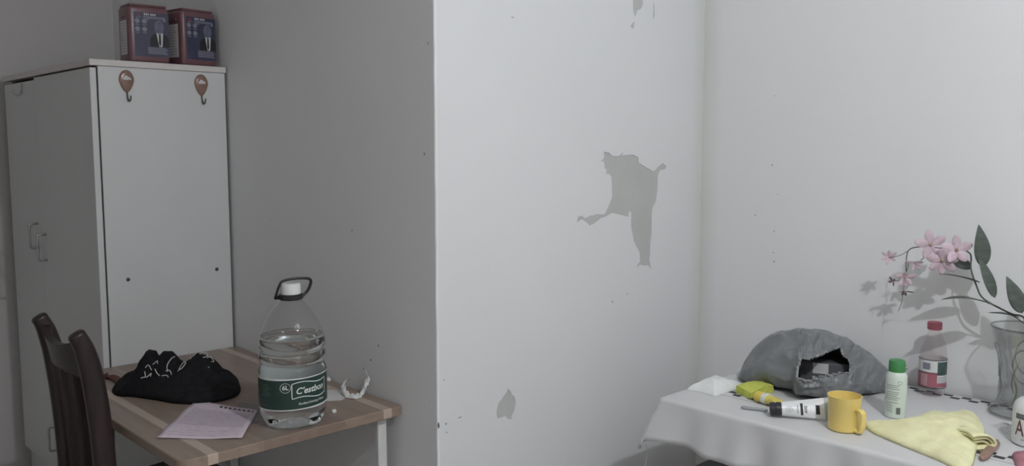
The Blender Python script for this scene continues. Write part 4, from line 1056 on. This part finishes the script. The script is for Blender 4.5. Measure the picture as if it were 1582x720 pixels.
def bagpt(s, k):
    h, df, dbk = lerp_sec(s); a = 2 * PI * k / NA; c, sn = math.cos(a), math.sin(a)
    x = math.copysign(abs(c) ** (0.75 if sn >= 0 else 0.32), c); z = math.copysign(abs(sn) ** 0.8, sn)
    d = x * (df if x > 0 else dbk)
    if x > 0 and 0.30 < s < 0.50:      # the loose front flap starts lower down only
        lowf = max(0.0, min(1.0, 1.15 - max(0, sn) * 1.5)); d_s = 0.162 + (s - 0.30) * 0.22; d = x * (d_s + (df - d_s) * lowf)
    zz = h * (0.42 + 0.58 * z) if z > 0 else h * 0.42 * (1 + z)
    if x > 0 and z > 0: d *= 1 - 0.45 * z ** 1.3      # front slopes back
    q = Vector((s * 5, d * 12, zz * 12))
    w = noise.noise(q * 1.0) * 0.012 + (0.4 - abs(noise.noise(q * 1.6 + Vector((4, 2, 1))))) * 0.014 + (0.3 - abs(noise.noise(q * 4.1 + Vector((1, 7, 1))))) * 0.002 + noise.noise(Vector((s * 18, d * 16 + zz * 10, 2))) * 0.0012
    if s > 0.4 and x > 0: w += (0.35 - abs(noise.noise(Vector((s * 9 + zz * 22, zz * 34 - s * 12, 7))))) * 0.014 + (0.3 - abs(noise.noise(Vector((s * 34 - zz * 40, zz * 60 + s * 20, 3))))) * 0.004
    am = min(1, h / 0.08)
    p = A0 + axb * (s * lb_) + nb * (d + w * am * (1 if x > 0 else 0.3)); p.z = TS + 0.0015 + max(0, zz + w * 0.8 * am * (1 if z > 0.1 else 0))
    return p
for i in range(NS + 1):
    s = i / NS; grid.append([b.verts.new(bagpt(s, k)) for k in range(NA)])
# ragged tear on the viewer's side (section 0.42..0.74, upper front)
TEAR = [(1233, 575), (1238, 556), (1250, 556), (1262, 552), (1275, 546), (1297, 537), (1301, 549), (1308, 553), (1313, 562), (1311, 575), (1298, 575), (1285, 578), (1270, 580), (1262, 583), (1245, 586), (1233, 590)]
def inpoly(x, y, P_):
    c = False
    for (x0, y0), (x1, y1) in zip(P_, P_[1:] + P_[:1]):
        if (y0 > y) != (y1 > y) and x < (x1 - x0) * (y - y0) / (y1 - y0) + x0: c = not c
    return c
def pix(p): d = p - CAM; return 791 + FPX * d.dot(right) / d.dot(fwd), 360 + FPX * d.dot(down) / d.dot(fwd)
for i in range(NS):
    for k in range(NA):
        if k < NA * 0.26 and inpoly(*pix((grid[i][k].co + grid[i + 1][(k + 1) % NA].co) / 2), TEAR): continue
        b.faces.new((grid[i][k], grid[i + 1][k], grid[i + 1][(k + 1) % NA], grid[i][(k + 1) % NA]))
for v in [v for v in b.verts if not v.link_faces]: b.verts.remove(v)
b.faces.new(grid[0]); b.faces.new(list(reversed(grid[-1])))
bmesh.ops.recalc_face_normals(b, faces=b.faces)
lipv = []
for e in b.edges:
    if e.is_boundary: lipv.append((e.verts[0].co.copy(), e.verts[1].co.copy(), e.link_faces[0].normal.copy(), e.link_faces[0].calc_center_median()))
film = obj('film', b, 'bag_grey', bag, 'auto'); md = film.modifiers.new('thickness', 'SOLIDIFY'); md.thickness = 0.0006; md.offset = -1
lp = bmesh.new()
for a, c, nn, ctr in lipv:
    nn = nn if nn.dot(nb) > 0 else -nn
    def off(p):
        w = 0.003 + 0.013 * abs(noise.noise(p * 45)); inw = (ctr - (a + c) / 2).normalized()
        return p + nn * (0.002 + 0.004 * abs(noise.noise(p * 90 + Vector((2, 2, 2))))) + inw * w
    try: lp.faces.new([lp.verts.new(q) for q in (a + nn * 0.0005, c + nn * 0.0005, off(c), off(a))])
    except ValueError: pass
bmesh.ops.remove_doubles(lp, verts=lp.verts, dist=0.0002)
lo_ = obj('torn_edge', lp, 'bag_torn', bag); md = lo_.modifiers.new('thickness', 'SOLIDIFY'); md.thickness = 0.0005
lo_['label'] = 'ragged pale torn edge'
# gathered neck at the right end
b = bmesh.new(); e0 = A0 + axb * (lb_ * 0.985); e0.z = TS + 0.045
for k in range(7):
    a = -0.8 + 0.27 * k; d = axb * math.cos(a) * 1.0 + Vector((0, 0, 1)) * math.sin(a + 0.5) * 0.6 + nb * (0.3 * math.sin(k * 2.1))
    p0 = e0 + Vector((0, 0, -0.012 + 0.004 * k)); L_ = 0.030 + 0.008 * math.sin(k * 1.7)
    sweep([p0, p0 + d.normalized() * L_ * 0.5 + nb * 0.003 * math.sin(k), p0 + d.normalized() * L_], lambda f: 0.007 * (0.6 + f), 0.0012, 6, b, axis=nb)
obj('gathered_neck', b, 'bag_grey', bag, True)
# boxed item inside the bag
ic = A0 + axb * (lb_ * 0.60); rz = math.atan2(axb.y, axb.x)
bi = thing('boxed_item', 'dark box with a white sticker inside the torn grey bag', 'box', (ic.x, ic.y, TS), rz)
obj('carton', box((-0.080, -0.103, 0.010), (0.070, -0.012, 0.082), 0.002, 1), 'box_dark', bi)
obj('sticker', box((-0.045, -0.1037, 0.052), (-0.005, -0.1028, 0.080)), 'label_white', bi)
# paper tag by the bag end
p = onz(1363, 606, TS)
tg = thing('paper_tag', 'tiny white paper tag with dark marks beside the spray can', 'tag', (p.x, p.y, TS + 0.0004), math.radians(20))
obj('tag_sheet', box((-0.014, -0.010, 0), (0.014, 0.010, 0.004), 0.001, 1), 'paper_white', tg)
b = bmesh.new()
for k in range(3): bx(b, (-0.010 + k * 0.008, -0.0104, 0.0012), (-0.006 + k * 0.008, -0.006, 0.0044))
obj('tag_marks', b, 'print_black', tg)

# ---- glass vase
vp = Vector((-0.642, 2.372, TS + 0.0003)); 
vs = thing('glass_vase', 'clear cut-glass vase holding the artificial orchid', 'vase', vp)
vo = [(0.060, 0.0), (0.072, 0.002), (0.0755, 0.010), (0.071, 0.020), (0.062, 0.034), (0.0565, 0.055), (0.055, 0.080), (0.057, 0.115), (0.062, 0.150), (0.068, 0.180), (0.0755, 0.205), (0.080, 0.218), (0.0815, 0.222)]
vi = [(0.0775, 0.222), (0.0720, 0.205), (0.0640, 0.180), (0.0575, 0.150), (0.0525, 0.115), (0.0505, 0.080), (0.051, 0.055), (0.050, 0.034), (0.030, 0.030)]
def cut(r, z, a):
    if 0.03 < z < 0.20: return r * (1 + 0.018 * math.cos(8 * a + z * 14)) 
    return r
vd = []
for (r0, z0), (r1, z1) in zip(vo, vo[1:]):
    for k in range(3): vd.append((r0 + (r1 - r0) * k / 3, z0 + (z1 - z0) * k / 3))
obj('vase_body', lathe(vd + [vo[-1]] + vi, 64, wob=cut), 'vase_glass', vs, True)
# oval medallions and leaf cuts in relief
def relief(ang, zc, rx, rz_, rad=0.0016):
    pts = []
    for k in range(40):
        a = 2 * PI * k / 40; z = zc + rz_ * math.sin(a); i = min(range(len(vd)), key=lambda j: abs(vd[j][1] - z)); r = cut(vd[i][0], z, ang + rx * math.cos(a)) + 0.0006
        aa = ang + rx * math.cos(a); pts.append((r * math.cos(aa), r * math.sin(aa), z))
    return tube(pts, rad, 6, closed=True)
va = math.atan2(-vp.y, -vp.x)
obj('rim', tube([(0.0797 * math.cos(2 * PI * k / 64), 0.0797 * math.sin(2 * PI * k / 64), 0.2225) for k in range(64)], 0.0024, 8, closed=True), 'vase_cut', vs, True)
obj('foot_ring', tube([(0.0735 * math.cos(2 * PI * k / 64), 0.0735 * math.sin(2 * PI * k / 64), 0.0065) for k in range(64)], 0.0030, 8, closed=True), 'vase_cut', vs, True)
for k in range(4): obj('oval_medallion', relief(va + math.radians(-2 + 90 * k), 0.135, 0.42, 0.042), 'vase_cut', vs, True)
for k in range(8):
    a0 = va + math.radians(20 + 45 * k); pts = []
    for j in range(9):
        z = 0.035 + 0.011 * j; i = min(range(len(vd)), key=lambda q: abs(vd[q][1] - z)); r = cut(vd[i][0], z, a0) + 0.0004; aa = a0 + 0.16 * math.sin(j * 0.5); pts.append((r * math.cos(aa), r * math.sin(aa), z))
    obj('cut_groove', tube(pts, lambda f: 0.0018 * (0.3 + math.sin(PI * f)), 6), 'vase_cut', vs, True)

# ---- artificial orchid
orc = thing('orchid_spray', 'artificial orchid with pink flowers and dark leaves in the glass vase', 'flower')
YO = 2.36
def O(x, y, Y=YO): return ony(x, y, Y)
root = Vector((-0.625, 2.372, TS + 0.035))
stem_main = spline([root, Vector((-0.618, 2.372, TS + 0.12)), O(1586, 497, 2.375), O(1560, 484, 2.372), O(1520, 462, 2.37), O(1508, 440, 2.37), O(1500, 415, 2.37), O(1500, 395, 2.368), O(1493, 388, 2.366), O(1480, 384, 2.362), O(1460, 384, 2.36), O(1440, 382, 2.358), O(1415, 382, 2.36), O(1403, 388, 2.36), O(1400, 404, 2.36), O(1400, 420, 2.36)], 6)
obj('stem', tube(stem_main, lambda f: 0.0026 - 0.0014 * f, 7), 'stem_green', orc, True)
def twig(pts, r=0.0010): obj('twig', tube(spline(pts, 5), r, 6), 'stem_green', orc, True)
twig([O(1402, 388), O(1394, 393), O(1385, 396), O(1376, 398)]); twig([O(1437, 386), O(1430, 395), O(1423, 402)]); twig([O(1404, 402), O(1402, 415), O(1398, 425)])
twig([O(1397, 432), O(1396, 445), O(1395, 455), O(1392, 470), O(1388, 481)], 0.0008); twig([O(1396, 430), O(1388, 433), O(1380, 434)])
twig([O(1582, 500, 2.38), O(1565, 488, 2.385), O(1545, 484, 2.385), O(1530, 483, 2.385)], 0.0014); twig([O(1560, 485, 2.372), O(1540, 473, 2.365), O(1525, 468, 2.36)], 0.0014)
twig([Vector((-0.618, 2.372, TS + 0.10)), O(1584, 500, 2.36), O(1578, 488, 2.352)], 0.0016)
def leaf(base, tip, width, nrm, bend=0.0, name='leaf', m='leaf_green', wmax=0.42):
    base, tip = Vector(base), Vector(tip); d = tip - base; Ld = d.length; d.normalize(); nrm = Vector(nrm); nrm = (nrm - d * nrm.dot(d)).normalized(); s = d.cross(nrm)
    bm = bmesh.new(); prev = None; n = 16
    for i in range(n + 1):
        f = i / n; w = 0.86 * width / 2 * (math.sin(PI * f ** (0.75 if wmax < 0.5 else 1.3)) ** 0.85) * (1 - 0.15 * f) + 0.0006
        c = base + d * (Ld * f) + nrm * (bend * math.sin(PI * f))
        row = [bm.verts.new(c - s * w + nrm * (0.12 * w)), bm.verts.new(c - s * w * 0.5 + nrm * 0.03 * w), bm.verts.new(c - nrm * 0.02 * w), bm.verts.new(c + s * w * 0.5 + nrm * 0.03 * w), bm.verts.new(c + s * w + nrm * (0.12 * w))]
        if prev:
            for k in range(4): bm.faces.new((prev[k], prev[k + 1], row[k + 1], row[k]))
        prev = row
    o = obj(name, bm, m, orc, True); md = o.modifiers.new('thickness', 'SOLIDIFY'); md.thickness = 0.0007; md.offset = 0; return o
tv = Vector((0.35, -0.90, 0.2))
leaf(O(1519, 412, 2.37), O(1512, 347, 2.352), 0.048, (0.6, -0.75, 0.1), 0.004)
leaf(O(1537, 460, 2.372), O(1511, 395, 2.36), 0.034, (0.75, -0.65, 0.1), 0.004)
leaf(O(1514, 437, 2.37), O(1450, 423, 2.30), 0.050, (0.05, 0.12, 1), 0.004)
leaf(O(1526, 468, 2.36), O(1454, 463, 2.27), 0.055, (0.05, 0.10, 1), 0.008)
leaf(O(1499, 416, 2.40), O(1462, 392, 2.44), 0.040, (0.5, -0.8, 0.3), 0.003)
leaf(O(1579, 484, 2.352), O(1555, 427, 2.335), 0.045, (0.55, -0.8, 0.1), 0.004)
leaf(O(1576, 491, 2.385), O(1526, 483, 2.36), 0.030, (0.05, 0.05, 1), 0.004)
leaf(O(1600, 492, 2.37), O(1586, 440, 2.38), 0.05, (0.5, -0.8, 0.1), 0.004)
def flower(c, r, facing, petals, m='petal_pink', roll=0.0, cup=0.25):
    """petals: list of (angle deg, length factor, width factor)"""
    f = Vector(facing).normalized(); a = Vector((0, 0, 1)).cross(f).normalized(); b2 = f.cross(a); c = Vector(c)
    core = bmesh.new(); bmesh.ops.create_icosphere(core, subdivisions=2, radius=r * 0.13); place(core, Matrix.Translation(c + f * r * 0.06))
    root_ = obj('flower', core, 'flower_core', orc, True); root_['label'] = 'pink orchid blossom'
    for (ang, lf, wf) in petals:
        t = math.radians(ang + roll); d = a * math.cos(t) + b2 * math.sin(t); s = f.cross(d); bm = bmesh.new(); prev = None; n = 9
        for i in range(n + 1):
            q = i / n; w = r * 0.30 * wf * (math.sin(PI * (0.06 + 0.90 * q) ** 1.15) ** 0.7); cc_ = c + d * (r * lf * (0.06 + q)) + f * (r * cup * q * q * (1 - 0.5 * q))
            row = [bm.verts.new(cc_ - s * w + f * w * 0.25), bm.verts.new(cc_ - f * w * 0.05), bm.verts.new(cc_ + s * w + f * w * 0.25)]
            if prev:
                for k in range(2): bm.faces.new((prev[k], prev[k + 1], row[k + 1], row[k]))
            prev = row
        p = obj('petal', bm, m, root_, True); md = p.modifiers.new('thickness', 'SOLIDIFY'); md.thickness = 0.0005; md.offset = 0
FC = (0.62, -0.72, 0.15)
five = [(90, 1, 1), (20, 1, 1.05), (160, 1, 1.05), (-55, 0.95, 1), (-125, 0.95, 1)]
flower(O(1438, 378, 2.355), 0.037, (0.36, -0.88, 0.15), five, roll=12)
flower(O(1478, 386, 2.350), 0.036, (0.42, -0.88, 0.1), five, roll=5)
flower(O(1456, 402, 2.340), 0.038, (0.42, -0.85, -0.25), [(90, 0.8, 1), (15, 1, 1), (165, 1, 1), (-40, 1.0, 1), (-90, 1.0, 0.8), (-140, 0.95, 1)], roll=0)
flower(O(1375, 397, 2.36), 0.023, (0.3, -0.9, 0.0), [(100, 0.8, 0.7), (150, 1, 0.7), (200, 0.9, 0.7), (-110, 0.9, 0.7), (40, 0.9, 0.7), (-30, 0.7, 0.7)], cup=0.4)
flower(O(1413, 405, 2.355), 0.022, (0.4, -0.8, -0.3), [(10, 0.9, 0.6), (170, 1.0, 0.6), (-60, 1.0, 0.6), (-100, 1.0, 0.6), (-30, 0.9, 0.6)], cup=0.5)
flower(O(1398, 428, 2.36), 0.027, (0.4, -0.85, -0.25), [(15, 1, 0.8), (165, 1, 0.8), (90, 0.6, 0.8), (-50, 0.9, 0.8), (-120, 0.95, 0.8), (-85, 0.9, 0.7)], cup=0.45)
flower(O(1380, 434, 2.36), 0.014, (-0.4, -0.8, 0.0), [(30, 0.9, 0.8), (140, 1, 0.8), (200, 1, 0.8), (-60, 1, 0.8)], 'petal_dark', cup=0.6)
flower(O(1398, 450, 2.36), 0.018, (0.4, -0.5, -0.8), [(10, 1.1, 0.6), (170, 0.7, 0.7), (-70, 0.9, 0.7), (-110, 0.8, 0.7)], 'petal_dark', cup=0.5)

# ---- white bottle at the right border
ap = Vector((-0.563, 2.155, TS + 0.0003)); ar = 0.0395
ab = thing('lotion_bottle', 'white bottle with large dark letters beside the glass vase', 'bottle', ap)
abody = obj('bottle_body', lathe([(0.034, 0), (ar - 0.001, 0.003), (ar, 0.008), (ar, 0.078), (ar - 0.0015, 0.086), (0.034, 0.096), (0.025, 0.104), (0.018, 0.108), (0.0165, 0.112)], 48), 'tube_white', ab, 'auto')
obj('cap', lathe([(0.0175, 0.110), (0.018, 0.112), (0.018, 0.134), (0.016, 0.138), (0.011, 0.139)], 36), 'cap_white', ab, 'auto')
tav = math.atan2(-ap.y, -ap.x)
def onad(bm, name, m, lift=0.0004): return obj(name, wrap(bm, ar + lift, tav, 0, 0, 0.004), m, abody)
onad(flatq(-0.036, 0.062, 0.05, 0.074), 'dark_band', 'band_dark')
onad(place(text_mesh('AD', 0.050, 0, 0.0006, 'LEFT'), Matrix.Translation((-0.036, 0.040, 0)) @ Matrix.Diagonal((0.62, 1, 1, 1))), 'lettering', 'letter_dark')
onad(place(text_mesh('HERB', 0.010, 0, 0.0002, 'LEFT'), Matrix.Translation((-0.033, 0.068, 0))), 'band_lettering', 'print_grey', 0.0009)
for q in ((-0.022, 0.015, 0.02, 0.0165), (-0.018, 0.0195, 0.02, 0.0205)): onad(flatq(*q), 'fine_print', 'print_grey')
# ---- pink pouch in front of it
pk = pxo([(1563, 704), (1568, 718), (1572, 732), (1600, 738), (1625, 725), (1615, 706), (1590, 702), (1574, 701)])
tag(obj('pink_pouch', blob(pk, lambda x, y: 0.016 + 0.006 * noise.noise(Vector((x, y, 0)) * 50), 12, 6, TS + 0.0006, 0.5), 'pink_pouch', None, True), 'pink plastic pouch at the right border below the white bottle', 'pouch')
# ---- crumpled clear film between towel and white bottle
b = bmesh.new(); c0 = onz(1556, 664, TS); n = 18; G = []
for i in range(n + 1):
    col = []
    for j in range(n + 1):
        u, v = (i / n - 0.5), (j / n - 0.5); p = c0 + U * (u * 0.046) + V * (v * 0.070); q = Vector((u * 6, v * 6, 3))
        h = max(0, 1 - (u * u + v * v) * 3.2)
        p.z = TS + 0.0015 + (0.016 * abs(noise.noise(q)) + 0.008 * abs(noise.noise(q * 2.3)) + 0.006) * h; col.append(b.verts.new(p))
    G.append(col)
for i in range(n):
    for j in range(n): b.faces.new((G[i][j], G[i + 1][j], G[i + 1][j + 1], G[i][j + 1]))
tag(obj('clear_wrapper', b, 'film_clear'), 'crumpled clear plastic wrapper between the towel and white bottle', 'wrapper')
